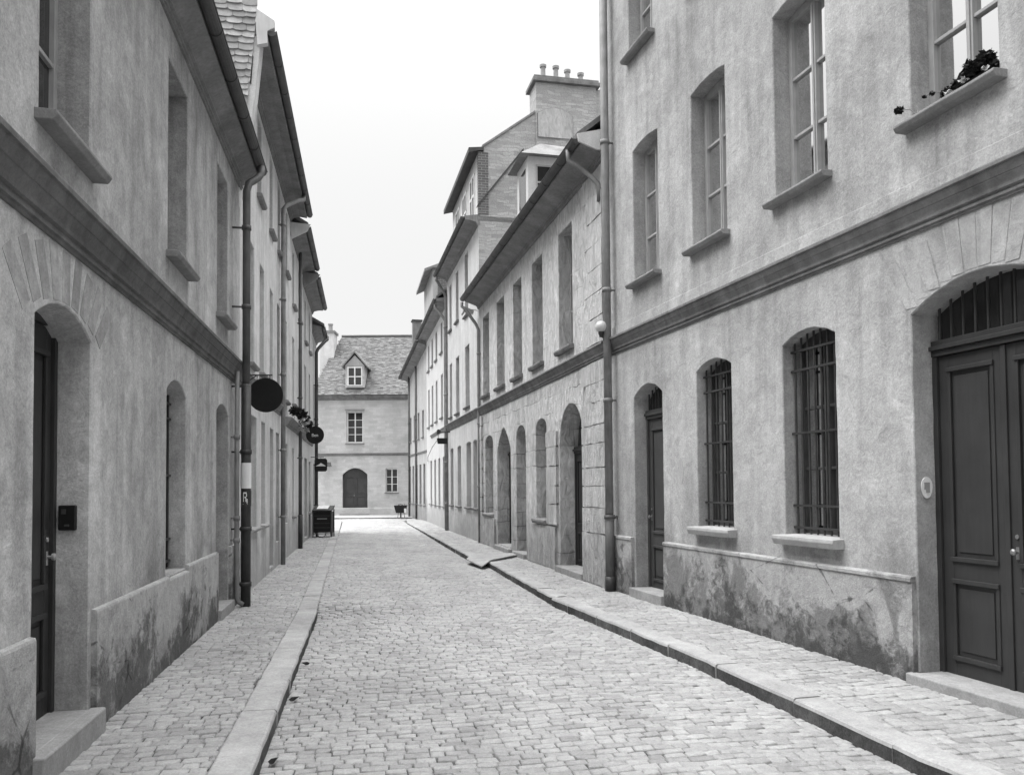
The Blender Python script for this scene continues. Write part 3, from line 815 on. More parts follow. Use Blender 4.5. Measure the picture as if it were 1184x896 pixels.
# entry box in the door reveal
mb = MB(); mb.box(-1.995, -1.885, 5.846, 5.878, 1.335, 1.50)
ib = mb.build('door_entry_box', M['black'], bevel=.008); tag(ib, 'small black door entry box on the side of the left arched doorway', 'intercom')
mb = MB(); mb.box(-1.975, -1.945, 5.842, 5.846, 1.44, 1.475); mb.build('call_button', M['iron'], ib, bevel=.001)
mb = MB(); mb.box(-1.955, -1.925, 5.842, 5.846, 1.36, 1.375); mb.build('name_plate', M['iron'], ib, bevel=.001)

# ---- second house on the left (taller, slate-hung end wall)
Y2 = 12.4
h, L = house('tall pale house on the left behind the first, slate-hung gable above its neighbour', (X0, Y2), (X0, 20.6), -1)
G = [O_(13.55, 14.35, .95, 2.78, d=.2), O_(14.95, 15.55, .95, 2.78, d=.2), O_(16.25, 16.9, .08, 2.76, d=.14), O_(17.35, 17.95, .5, 2.74, d=.2), O_(19.1, 19.9, .8, 2.62, d=.2)]
U = [O_(13.4, 13.98, 3.58, 5.55, d=.2), O_(14.7, 15.35, 3.6, 5.52, d=.2), O_(16.2, 16.8, 3.58, 5.45, d=.2), O_(17.5, 18.1, 3.58, 5.45, d=.2), O_(19.1, 19.7, 3.58, 5.45, d=.2)]
T_ = [O_(14.35, 14.95, 6.6, 8.0, d=.2), O_(16.15, 16.7, 6.55, 8.05, d=.2), O_(17.6, 18.2, 6.55, 8.05, d=.2), O_(19.2, 19.8, 6.55, 8.05, d=.2)]
for q in G + U + T_: q['u0'] -= Y2; q['u1'] -= Y2
wall_mesh(8.2, 8.35, G + U + T_, 7).build('wall', [M['l2'], M['dark'], M['l2']], h, s)
for i, q in enumerate(G):
    if i == 2: door(q, h, s, 'door_dark', leaves=1, panels=((.06, .3), (.36, .94)))
    else: window(q, h, s, 'frame', rows=3, sill='sill_light' if i < 2 else None, sp=.08)
for q in U + T_: window(q, h, s, 'frame', rows=3, sill='sill', sp=.09)
string_course(h, s, 0.02, 5.75, STR(3.14, 3.34, .10), 'sill')
eaves(h, s, -.12, 8.15, 8.16, .43, 8.28, 'soffitL', .065)
roof(h, s, 0.02, 8.2, .5, 7, 8.38, 24)
# corbelled end wall carrying the eave
mb = MB(); mb.poly([(-.10, -.4, 5.9), (-.10, .0, 5.9), (-.10, .21, 7.31), (-.10, .30, 8.22), (-.10, -.4, 8.3)], (.32, 0, 0)); mb.build('corbelled_corner', M['l3'], h, s, bevel=.006)
mb = MB(); mb.poly([(-.112, .135, 7.55), (-.112, .17, 7.5), (-.112, .20, 7.92), (-.112, .165, 7.98)], (.02, 0, 0)); mb.build('vent_slit', M['iron'], h, s)
mb = MB(); mb.poly([(-.14, .24, 8.32), (-.14, .24, 8.62), (-.14, .50, 8.46), (-.14, .50, 8.36), (-.14, .40, 8.30), (-.14, .40, 8.12), (-.14, .26, 8.08)], (.1, 0, 0)); mb.build('eaves_return', M['board'], h, s)
top = lambda x: 8.72 + (7 - .0 - x) * 0
# slates: local x along world -X ... sheet built in the end-wall plane facing the street's near end
sw = 4.2; clipf = lambda a, b: (5.9 + b) < 8.72 + min(a, 3.5) * .12 and (sw - a) > -1 and True
tl = slates(34, .097, .20, sw, (.62, 1.15), True, clip=lambda a, b: b + 5.95 < 8.78 + (sw - a) * .16 and not (a > sw - .35 and b < (a - sw + .35) * 0 + .0))
def slate_edge(pts):
    return pts
org = (-.108, .26 - sw + .0, 5.95)
ss = slate_sheet((0, 0, 0), (1, 0, 0), (0, 1, 0), (0, 0, 1), [], 'tmp', M['roof'], None, .1); bpy.data.objects.remove(ss)
tiles = []
for pts, th, tone in tl:
    # trim the street-side edge to the slanting corner
    q = []
    for (a, b) in pts:
        z = 5.95 + b; lim = sw - .26 + (-.05 + (z - 5.9) * .125 if z < 7.6 else .16 + (z - 7.6) * .09)
        q.append((min(a, lim), b))
    if max(p[0] for p in q) - min(p[0] for p in q) > .02: tiles.append((q, th, tone))
# (side = -1: outward is local -Y)
slate_sheet((-.112, sw - .26, 5.95), (0, -1, 0), (0, 0, 1), (-1, 0, 0), tiles, 'slate_hanging', M['slate_light'], h, .125)
mb = MB(); mb.box(-.10, .0, -4.2, .0, 5.7, 9.3); mb.build('gable_wall', M['l2'], h, s)
smooth_obj(downpipe(h, s, 5.5, .09, 8.1, 0, .048, 'pipe_light', (7.2, 5.6, 4.0, 2.4, 1.0), top=(6.6, .43, 8.24)))

# ---- third
h, L = house('narrow pale house third along the left row under a boxed eave', (X0, 20.6), (X0, 24.5), -1); y0 = 20.6
ops = [O_(.5, 1.1, .9, 2.6, d=.2), O_(2.35, 3.3, .1, 2.52, d=.2), O_(.5, 1.15, 3.7, 5.4, d=.2), O_(2.3, 2.95, 3.7, 5.4, d=.2), O_(.5, 1.1, 6.2, 7.6, d=.2), O_(2.3, 2.9, 6.2, 7.6, d=.2)]
wall_mesh(3.9, 8.05, ops, 7).build('wall', [M['l3'], M['dark'], M['l3']], h, s)
for i, q in enumerate(ops):
    if i == 1: door(q, h, s, 'door_dark', leaves=1)
    else: window(q, h, s, 'frame', rows=3, sp=.09)
string_course(h, s, -1.3, 3.85, STR(3.02, 3.22, .16), 'sill')
eaves(h, s, .0, 3.95, 7.85, .38, 8.0, 'soffitL', .07); roof(h, s, 0.02, 3.9, .42, 7, 8.14, 30)
mb = MB(); mb.poly([(-.03, 0, 8.12), (-.03, .48, 8.08), (-.03, .40, 7.9), (-.03, .02, 7.7)], (.03, 0, 0)); mb.build('eaves_return', M['board'], h, s)
smooth_obj(downpipe(h, s, 1.9, .09, 7.9, .85, .045, 'pipe', (6, 4, 2.4))); smooth_obj(downpipe(h, s, 1.9, .09, .9, 0, .06, 'iron', (), name='downpipe_foot'))
# ---- fourth
h, L = house('fourth house on the left, plain pale front with dark gutter', (X0, 24.5), (X0, 28.8), -1)
ops = [O_(.7, 1.9, .1, 2.5, d=.25), O_(2.6, 3.5, .8, 2.45, d=.2), O_(.7, 1.4, 3.7, 5.3, d=.2), O_(2.6, 3.3, 3.7, 5.3, d=.2), O_(.7, 1.3, 6.0, 7.3, d=.2), O_(2.6, 3.2, 6.0, 7.3, d=.2)]
wall_mesh(4.3, 7.8, ops, 7).build('wall', [M['l4'], M['dark'], M['l4']], h, s)
for i, q in enumerate(ops):
    if i == 0: door(q, h, s, 'door_dark', leaves=2)
    else: window(q, h, s, 'frame', rows=3, sp=.09)
string_course(h, s, .02, 4.28, STR(3.0, 3.2, .10), 'sill')
eaves(h, s, .0, 4.3, 7.6, .40, 7.75, 'soffitL', .07); roof(h, s, 0.02, 4.3, .44, 7, 7.9, 30)
mb = MB(); mb.poly([(-.03, 0, 7.9), (-.03, .5, 7.84), (-.03, .42, 7.7), (-.03, .02, 7.45)], (.03, 0, 0)); mb.build('eaves_return', M['soffit'], h, s)
# ---- last on the left
h, L = house('last house of the left row with a dark drainpipe at its far corner', (X0, 28.8), (X0, 31.2), -1)
ops = [O_(.7, 1.5, .8, 2.45, d=.2), O_(.7, 1.4, 3.7, 5.2, d=.2)]
wall_mesh(2.4, 7.1, ops, 7).build('wall', [M['l4'], M['dark'], M['l4']], h, s)
for q in ops: window(q, h, s, 'frame_dark', rows=3, sp=.09)
eaves(h, s, .0, 2.45, 6.95, .34, 7.1, 'soffitL', .065); roof(h, s, 0.02, 2.4, .40, 7, 7.25, 30)
smooth_obj(downpipe(h, s, .7, .10, 6.9, 0, .058, 'iron', (5.2, 4, 2.4, 1.0), top=(1.4, .44, 7.05)))

# ================================================================== RIGHT ROW
# ---- nearest (R1) : local u along the front from (4.96,0)
s = 1
h, L = house('large pale plastered house on the right with barred windows and a big double door', (4.96, 0), (3.765, 12.25), 1)
big = O_(4.66, 6.01, .07, 2.96, rise=.2, d=.22); sm = O_(10.57, 11.5, .12, 2.86, rise=.16, d=.22)
g1 = O_(8.80, 9.62, 1.08, 2.98, rise=.11, d=.22); g2 = O_(6.97, 7.80, 1.08, 3.0, rise=.11, d=.22)
U = [O_(a, b, 4.51, 6.46, rise=.05, d=.2) for a, b in ((10.6, 11.42), (8.83, 9.65), (7.02, 7.86), (5.1, 5.95), (3.3, 4.12))]
V2 = [O_(a, b, 7.88, 9.8, rise=.05, d=.2) for a, b in ((10.7, 11.5), (8.83, 9.65), (7.02, 7.86), (5.1, 5.95))]
wall_mesh(12.31, 11.2, [big, sm, g1, g2] + U + V2, 9).build('wall', [M['r1'], M['dark'], M['r1']], h, s)
door(big, h, s, 'door', leaves=2, panels=((.055, .295), (.36, .955)), ztrans=2.62, handle=True, bars=11, meet=.5, pw=.10)
door(sm, h, s, 'door_mid', leaves=1, panels=((.05, .25), (.33, .94)), ztrans=2.55, handle='far', bars=8, pw=.10)
step(h, s, 4.5, 6.06, .07, .10, d=.22); step(h, s, 10.50, 11.54, .12, .10, d=.22)
window(g1, h, s, 'frame_dark', rows=3, pane='pane_clear', sill='sill_light', sp=.12, grille=7, curtain=(8.84, 9.32, 1.15, 3.0), sh=.085)
window(g2, h, s, 'frame_dark', rows=3, pane='pane_clear', sill='sill_light', sp=.12, grille=8, curtain=(7.10, 7.48, 1.15, 3.0), sh=.085)
for i, q in enumerate(U + V2):
    cu = None
    if i < 5: cu = (q['u0'] + .03, q['u1'] - (.04 if i != 3 else .5), 4.56 if i != 2 else 4.75, 6.5)
    else: cu = (q['u0'] + .03, q['u1'] - .04, 7.95, 9.84)
    window(q, h, s, 'frame', rows=3, cols=2, pane='pane_clear', sill='sill', sp=.12, curtain=cu, ft=.055)
string_course(h, s, 0, 12.40, STR(3.61, 3.86, .12), 'string')
string_course(h, s, 0, 12.36, [(-.02, 3.865), (.018, 3.865), (.016, 4.025), (.010, 4.03), (-.02, 4.03)], 'r1', 'plaster_band')
for a, b in ((6.03, 10.52), (11.56, 12.31), (0, 4.6)):
    zt = .84
    mb = MB(); mb.prism([(-.02, -.1), (.045, -.1), (.042, zt - .045), (.055, zt - .04), (.055, zt - .012), (.045, zt - .002), (-.02, zt + .008)], a, b, n=max(2, int((b - a) / .8)), jit=.002)
    mb.build('plinth', M['plinthR'], h, s)
# voussoirs over the big door, just proud of the plaster
mb = MB()
for i in range(12):
    t = -1 + 2 * (i + .5) / 12; ang = t * .55; cu = 5.335
    uu = cu + t * .72; zz = arch_z(min(1, max(0, .5 + t * .5)), big) + .03; ln = .42 + .05 * ((i * 7) % 3)
    wq = .055; dx, dz = math.sin(ang), math.cos(ang)
    q = [(uu - wq, zz), (uu + wq, zz), (uu + wq * 1.25 + dx * ln, zz + dz * ln), (uu - wq * 1.25 + dx * ln, zz + dz * ln)]
    mb.poly([(a, -.01, c) for a, c in q], (0, .0125 + .002 * (i % 2), 0))
mb.build('arch_stones', M['r1b'], h, s, bevel=.003)
mb = MB(); mb.poly([(10.05 + .052 * math.cos(a) * (1 + .15 * math.sin(2 * a + 1)), -.006, 1.78 + .17 * math.sin(a)) for a in [2 * math.pi * i / 22 for i in range(22)]], (0, .009, 0)); mb.build('plaster_patch', M['sill_light'], h, s)
eaves(h, s, 0, 12.35, 11.0, .4, 11.15, 'soffit', .07); roof(h, s, 0, 12.3, .4, 9, 11.3, 40)
smooth_obj(downpipe(h, s, 12.16, .13, 10.9, .9, .062, 'pipe_light', (9.4, 6.9, 4.6, 2.9, 1.1)))
smooth_obj(downpipe(h, s, 12.16, .13, 1.15, .0, .072, 'pipe', (1.12,), name='downpipe_foot'))
smooth_obj(downpipe(h, s, 12.16, .13, .22, .0, .082, 'iron', (), name='downpipe_shoe'))
HR1 = h

# ---- second right (R2): stone house with arches
h, L = house('low rough stone house on the right with round-arched doorways and coursed corner stones', (3.72, 12.32), (3.23, 23.4), 1)
bd = O_(1.3, 2.8, .08, 2.35, rise=.73, shape='round', d=.32); lw1 = O_(3.72, 4.6, .92, 2.78, rise=.2, shape='round', d=.28)
d2 = O_(5.5, 6.46, .08, 2.68, rise=.3, shape='round', d=.3); ad = O_(7.05, 8.66, .13, 2.5, rise=.56, shape='point', d=.34)
lw2 = O_(9.2, 10.32, .86, 2.78, rise=.2, shape='round', d=.25)
U = [O_(a, b, 4.12, 6.34, d=.24) for a, b in ((1.84, 2.74), (3.92, 4.81), (5.77, 6.66), (7.65, 8.6), (9.62, 10.55))]
wall_mesh(L, 6.95, [bd, lw1, d2, ad, lw2] + U, 8).build('wall', [M['r2'], M['dark'], M['r2']], h, s)
for q in U: window(q, h, s, 'frame', rows=3, sill='string', sp=.09, sh=.08)
window(lw1, h, s, 'frame_dark', rows=2, sill='sill', sp=.1, sh=.09); window(lw2, h, s, 'frame_dark', rows=2, sill='sill', sp=.09, sh=.08)
door(bd, h, s, 'door_dark', leaves=2, panels=((.06, .3), (.38, .94)), ztrans=2.2, handle=True)
door(d2, h, s, 'door_dark', leaves=1, panels=((.06, .3), (.38, .94)), ztrans=2.45, handle=False); door(ad, h, s, 'door_dark', leaves=2, panels=((.06, .3), (.38, .94)), ztrans=2.35)
for a, b in ((1.22, 2.86), (5.4, 6.55), (6.98, 8.75)): step(h, s, a, b, .10, .10, 'step', .3)
string_course(h, s, -.05, L, STR(3.62, 3.84, .12), 'string')
# coursed corner stones and blocks between the openings
mb = MB(); rg = random.Random(11)
def course(a, b, zs, ea=.0, eb=.0):
    mb = MB()
    for i in range(len(zs) - 1):
        za, zb = zs[i], zs[i + 1]; x0 = a + (ea if i % 2 else 0); x1 = b - (eb if i % 2 else 0)
        k = 7; g = .02
        lo = [(x0 + g + (x1 - x0 - 2 * g) * t / k, za + g + rg.uniform(-.007, .007)) for t in range(k + 1)]
        hi = [(x0 + g + (x1 - x0 - 2 * g) * t / k, zb - g + rg.uniform(-.007, .007)) for t in range(k, -1, -1)]
        mb.poly([(p, -.03, z) for p, z in lo + hi], (0, .075 + rg.uniform(0, .015), 0))
    mb.build('corner_stones', M['quoin'], h, s, bevel=.014)
course(.05, 1.24, [0, .83, 1.24, 1.59, 1.89, 2.28, 2.58])
course(.05, 1.24, [2.58, 2.94, 3.26, 3.6], 0, .25)
course(.05, 1.05, [3.88, 4.3, 4.7, 5.1, 5.5, 5.9, 6.3, 6.7], .0, .2)
course(2.86, 3.62, [.85, 1.25, 1.6, 1.98, 2.35, 2.66], .0, .05)
course(3.0, 5.3, [.0, .82])
course(8.85, 10.9, [.0, .78])
course(L - .5, L - .03, [.0, .5, .9, 1.3, 1.7, 2.1, 2.5, 2.9, 3.3, 3.6], .0, .1)
eaves(h, s, .0, L + .1, 6.78, .43, 7.0, 'soffit', .08); roof(h, s, .0, L, .46, 8, 7.12, 39)
mb = MB(); mb.poly([(-.04, .44, 6.97), (-.04, .46, 7.09), (-.04, -.2, 7.26), (-.04, -.2, 6.88), (-.04, .14, 6.86)], (.04, 0, 0)); mb.build('eaves_return', M['l3'], h, s)
# dormer on its roof
mb = MB(); da, db = 7.55, 8.75; dz0, dz1 = 7.2, 9.85; oo = -.62
mb.box(da, db, oo - 2.4, oo, dz0, dz1)
dm = mb.build('dormer', M['r4'], h, s)
mb = MB(); mb.box(da - .006, da + .02, oo - .95, oo - .22, 8.8, 9.62); mb.box(da + .25, db - .25, oo - .02, oo + .006, 8.7, 9.62); mb.build('dormer_pane', M['pane'], dm, s)
mb = MB()
for z in (8.78, 9.2, 9.62): mb.box(da - .02, da - .004, oo - .97, oo - .20, z - .02, z + .02)
for q in (-.97, -.6, -.22): mb.box(da - .018, da - .004, oo + q - .02, oo + q + .02, 8.80, 9.60)
mb.build('dormer_frame', M['frame'], dm, s)
mb = MB(); a0, a1 = da - .18, db + .18
mb.add([(a0, oo + .22, dz1), (a1, oo + .22, dz1), (a1, oo - 2.6, dz1), (a0, oo - 2.6, dz1), ((a0 + a1) / 2 - .1, oo - .45, dz1 + .55), ((a0 + a1) / 2 + .1, oo - 2.6, dz1 + .55)], [(3, 2, 1, 0), (0, 1, 4), (1, 2, 5, 4), (2, 3, 5), (3, 0, 4, 5)])
mb.build('dormer_roof', M['soffit'], dm, s)
smooth_obj(downpipe(h, s, L - .18, .06, 6.5, 0, .045, 'pipe_light', (5.4, 3.4, 1.6), top=(L + .02, .50, 6.9)))
# swan neck at the near end of the gutter
mb = MB(); mb.tube([(.35, .50, 6.98), (.37, .49, 6.82), (.30, .34, 6.70), (.18, .14, 6.48), (.12, .06, 6.35), (.12, .06, 6.1)], .04, 12); mb.build('gutter_outlet', M['pipe_light'], h, s, smooth=True)

# ---- third right (R3): tall white house with attic and chimney
h, L = house('tall white house on the right with a stone gable, attic storey and chimney stack', (3.23, 23.4), (2.97, 30.2), 1)
low = [O_(.5, 1.2, .95, 2.94, rise=.05, d=.2), O_(1.6, 2.5, .95, 2.94, rise=.05, d=.2), O_(3.6, 4.4, .95, 2.92, rise=.05, d=.2), O_(5.4, 6.1, .95, 2.92, rise=.05, d=.2)]
mid = [O_(1.78, 2.62, 4.1, 6.04, d=.2), O_(3.9, 4.65, 4.08, 6.0, d=.2), O_(5.6, 6.2, 4.08, 6.0, d=.2)]
upp = [O_(1.95, 2.62, 7.0, 9.0, d=.2), O_(3.95, 4.58, 7.2, 8.92, d=.2), O_(5.6, 6.2, 7.2, 8.85, d=.2)]
wall_mesh(L, 9.45, low + mid + upp, 8).build('wall', [M['r3'], M['dark'], M['gable']], h, s)
for q in low: window(q, h, s, 'frame', rows=3, sill='string', sp=.08)
for q in mid + upp: window(q, h, s, 'frame', rows=3, sill='string', sp=.08)
string_course(h, s, .0, L - .1, STR(3.62, 3.86, .12), 'string')
eaves(h, s, .0, L, 9.22, .42, 9.38, 'soffit', .06)
mb = MB(); mb.box(.02, 5.3, -6, -.02, 9.3, 11.35); at = mb.build('attic', M['r3'], h, s)
mb = MB(); mb.box(-.02, .14, -.30, .0, 9.5, 11.33); mb.build('attic_cheek', M['brick'], at, s)
mb = MB()
for a in (.7, 2.2, 3.7): mb.box(a, a + .75, -.03, -.012, 9.7, 10.9)
mb.build('attic_pane', M['pane'], at, s)
mb = MB()
for a in (.7, 2.2, 3.7):
    for q in (a - .05, a + .345, a + .74): mb.box(q, q + .06, -.02, .015, 9.65, 10.95)
    for z in (9.64, 10.3, 10.9): mb.box(a - .05, a + .8, -.02, .012, z, z + .06)
mb.build('attic_frame', M['frame_white'], at, s)
mb = MB(); mb.prism([(.28, 11.28), (.28, 11.42), (-.16, 11.47), (-.16, 11.36), (-.02, 11.36)], -.06, 5.5); mb.prism([(-.16, 11.37), (-.16, 11.468), (-6, 11.58), (-6, 11.37)], .40, 5.5); mb.build('attic_roof', M['gutter'], at, s)
# gable rising to the chimney
mb = MB(); mb.poly([(.0, -.02, 9.3), (.0, -.18, 11.50), (.0, -1.72, 12.62), (.0, -3.9, 14.1 - .5), (.0, -6.2, 11.6), (.0, -8, 9.3)], (.38, 0, 0)); mb.build('gable', M['gable'], h, s)
mb = MB(); mb.poly([(-.03, -.12, 11.46), (-.03, -1.72, 12.63), (-.03, -1.72, 12.70), (-.03, -.12, 11.53)], (.44, 0, 0)); mb.build('gable_coping', M['soffit'], h, s)
mb = MB(); mb.poly([(-.04, .08, 9.64), (-.04, -1.36, 11.46), (-.04, -1.36, 11.54), (-.04, .02, 9.78)], (.05, 0, 0)); mb.build('flashing', M['gutter'], h, s)
roof(h, s, 5.5, L, .4, 8, 9.6, 40)
mb = MB(); mb.box(-.06, .72, -3.62, -1.74, 11.2, 13.55); ch = mb.build('chimney', M['gable'], h, s, bevel=.015)
mb = MB(); mb.box(-.16, .82, -3.72, -1.64, 13.55, 13.66); mb.box(-.12, .78, -3.68, -1.68, 13.66, 13.74); mb.build('chimney_cap', M['string'], ch, s, bevel=.01)
mb = MB()
pts = [(.0 - .10, -1.80, 11.9)] + [(-.10, -1.80 - 1.05 * t, 12.28 + .5 * math.sin(math.pi * (.22 + .56 * t))) for t in [i / 10 for i in range(11)]] + [(-.10, -2.85, 11.9)]
mb.poly(pts, (.045, 0, 0)); mb.build('blind_arch', M['patch'], ch, s, bevel=.006)
mb = MB(); mb.tube([(-.07, a, b) for _, a, b in pts], .026, 8); mb.build('arch_rib', M['string'], ch, s)
for o_, hh in ((-2.07, .50), (-2.47, .50), (-2.83, .42), (-3.25, .36)):
    mb = MB(); mb.lathe((.33, o_, 13.74), [(.09, 0), (.08, .05), (.07, hh - .05), (.10, hh - .04), (.105, hh + .03), (.07, hh + .03), (.06, hh - .1)], 16)
    mb.build('chimney_pot', M['pot'], ch, s, smooth=False)
smooth_obj(downpipe(h, s, 6.72, .06, 9.2, 0, .05, 'pipe_light', (7.5, 5, 2.5, 1), top=(6.6, .42, 9.3)))


# ---- fourth right (R4): white
h, L = house('bright white rendered house further down the right side', (2.97, 30.2), (2.80, 38.5), 1)
low = [O_(a, a + .75, .85, 2.72, rise=.04, d=.2) for a in (.95, 2.6, 4.2, 5.9)]
mid = [O_(a, a + .7, 4.3, 6.0, d=.2) for a in (1.5, 3.5, 5.2, 6.8)]
upp = [O_(a, a + .7, 6.85, 8.05, d=.2) for a in (1.5, 3.5, 5.2, 6.8)]
wall_mesh(L, 8.6, low + mid + upp, 8).build('wall', [M['r4'], M['dark'], M['r4']], h, s)
for q in low + mid + upp: window(q, h, s, 'frame', rows=3, sill='sill', sp=.08)
string_course(h, s, .3, 6.0, STR(3.72, 3.86, .08), 'sill')
eaves(h, s, .0, L, 8.4, .42, 8.52, 'soffit', .06)
roof(h, s, .02, L, .4, 8, 8.66, 38)
mb = MB(); mb.box(4.6, 8.6, -3.0, .06, 8.6, 10.9); at = mb.build('attic', M['r5'], h, s)
mb = MB(); mb.prism([(.42, 10.72), (.42, 10.84), (-1.2, 11.5), (-3.0, 11.7), (-3.0, 10.9), (.06, 10.9)], 4.4, 8.8); mb.build('attic_roof', M['soffit'], at, s)
mb = MB(); mb.box(4.594, 4.61, -1.3, -.15, 9.0, 10.7); mb.build('attic_cladding', M['brick'], at, s)
smooth_obj(downpipe(h, s, .12, .07, 8.4, 0, .05, 'pipe_light', (7.5, 5, 2.5, 1), top=(.4, .40, 8.42)))
# ---- fifth right (R5): grey
h, L = house('grey plastered house at the far end of the right row under a dark sloping eave', (2.80, 38.5), (2.28, 45.2), 1)
low = [O_(a, a + .7, .75, 2.7, d=.2) for a in (.5, 1.8, 3.1, 4.4, 5.7)]
mid = [O_(a, a + .6, 4.0, 5.3, d=.2) for a in (.9, 2.4, 3.9, 5.4)]
wall_mesh(L, 8.3, low + mid, 8, topf=7.5).build('wall', [M['r5'], M['dark'], M['r5']], h, s)
for q in low + mid: window(q, h, s, 'frame_dark', rows=3, sill='sill', sp=.07)
eaves(h, s, -.1, L + .1, 8.2, .42, 8.4, 'soffitL', .08, z2=7.35); roof(h, s, 0, L, .4, 8, 8.55, 40, z2=7.7)
string_course(h, s, .0, L, STR(3.2, 3.32, .06), 'sill')
mb = MB(); mb.box(4.6, 5.0, -.45, .0, 7.6, 10.3); ch = mb.build('chimney', M['soffitL'], h, s)
mb = MB(); mb.box(4.55, 5.05, -.50, .05, 10.3, 10.38); mb.build('chimney_cap', M['gutter'], ch, s)
for u in (5.9, 3.2): smooth_obj(downpipe(h, s, u, .07, 7.7, 0, .05, 'pipe', (5, 2.5, 1)))

# ================================================================== END HOUSE
s = -1
h, L = house('pale stone house closing the end of the street with dormer and slate roof', (-3, 48.5), (4.6, 47.2), -1)
dr = O_(1.69, 3.12, .12, 2.34, rise=.38, d=.18); uw = O_(1.93, 2.88, 4.15, 5.98, d=.14); lw = O_(4.17, 4.86, 1.3, 2.66, rise=.03, d=.14)
wall_mesh(L, 6.85, [dr, uw, lw], 7).build('wall', [M['end'], M['dark'], M['end']], h, s)
door(dr, h, s, 'door_mid', leaves=2, panels=((.05, .38), (.44, .82)), handle=True)
window(uw, h, s, 'frame_white', rows=4, cols=2, sill='sill', sp=.08, ft=.07); window(lw, h, s, 'frame_white', rows=3, cols=2, sill='sill', sp=.08, ft=.05)
mb = MB(); mb.box(1.84, 2.97, -.01, .07, 6.03, 6.11); mb.build('window_lintel', M['sill'], h, s)
string_course(h, s, -.02, L, STR(3.42, 3.58, .10), 'sill'); string_course(h, s, -.02, L, [(-.02, -.1), (.05, -.1), (.05, .42), (-.02, .44)], 'end', 'plinth')
step(h, s, 1.55, 3.25, .10, .2)
string_course(h, s, -.1, L, [(-.02, 6.62), (.05, 6.64), (.10, 6.72), (.22, 6.80), (.24, 6.92), (-.02, 6.95)], 'string', 'cornice')
# hipped roof of small slates
rise_, run = 4.0, 3.3
mb = MB(); e = -.28
mb.add([(-.15, .28, 6.9), (L + .2, .28, 6.9), (L + .2, -7.0, 6.9), (-.15, -7.0, 6.9), (1.0, -run, 6.9 + rise_), (L + .2, -run, 6.9 + rise_)], [(0, 1, 5, 4), (1, 2, 5), (2, 3, 4, 5), (3, 0, 4)])
rf = mb.build('roof', M['roof'], h, s)
sl_len = math.hypot(run + .28, rise_); nr = int(sl_len / .11)
cz = (run + .28) / sl_len; sz = rise_ / sl_len
tl = slates(nr, .11, .19, L + .35, (.62, 1.3), False, clip=lambda a, b: a > b / sl_len * 1.15 and not (1.92 < a < 3.1 and .75 < b < 2.6))
slate_sheet((-.15, -.28, 6.905), (1, 0, 0), (0, cz, sz), (0, -sz, cz), tl, 'slates', M['slate_roof'], rf, .11)
mb = MB(); mb.tube([(1.0, run, 6.95 + rise_), (L + .2, run, 6.95 + rise_)], .08, 10); mb.build('ridge', M['roof'], rf)
# dormer: outward is local -Y
mb = MB(); z0d = 7.35
mb.box(1.88, 2.97, -.06 + .0, 2.2, z0d, 8.62); dm = mb.build('dormer', M['end'], h)
mb = MB(); mb.poly([(1.84, -.10, 8.6), (3.01, -.10, 8.6), (2.425, -.10, 9.22)], (0, .1, 0)); mb.build('pediment', M['sill_light'], dm)
mb = MB(); mb.add([(1.70, -.2, 8.50), (2.425, -.2, 9.36), (3.15, -.2, 8.50), (1.70, 2.4, 8.50), (2.425, 2.4, 9.36), (3.15, 2.4, 8.50), (1.70, -.2, 8.60), (2.425, -.2, 9.48), (3.15, -.2, 8.60), (1.70, 2.4, 8.60), (2.425, 2.4, 9.48), (3.15, 2.4, 8.60)],
   [(0, 1, 4, 3), (1, 2, 5, 4), (6, 9, 10, 7), (7, 10, 11, 8), (0, 6, 7, 1), (1, 7, 8, 2), (3, 4, 10, 9), (4, 5, 11, 10), (0, 3, 9, 6), (2, 8, 11, 5)]); mb.build('dormer_roof', M['soffit'], dm)
mb = MB(); mb.box(2.03, 2.82, -.072, -.062, 7.5, 8.5); mb.build('dormer_pane', M['pane'], dm)
mb = MB()
for q in (2.0, 2.39, 2.79): mb.box(q, q + .07, -.11, -.066, 7.45, 8.56)
for z in (7.45, 7.95, 8.48): mb.box(2.0, 2.86, -.105, -.066, z, z + .06)
mb.build('dormer_frame', M['frame_white'], dm)
mb = MB(); mb.box(-.05, .80, 1.9, 2.9, 6.6, 10.9); ch = mb.build('chimney', M['l3'], h)
mb = MB(); mb.box(-.12, .87, 1.83, 2.97, 10.9, 11.04); mb.build('chimney_cap', M['sill'], ch)
mb = MB(); mb.lathe((.5, 2.4, 11.04), [(.15, 0), (.12, .4), (.16, .42), (.16, .5), (.1, .5)], 14); mb.build('chimney_pot', M['pot'], ch)

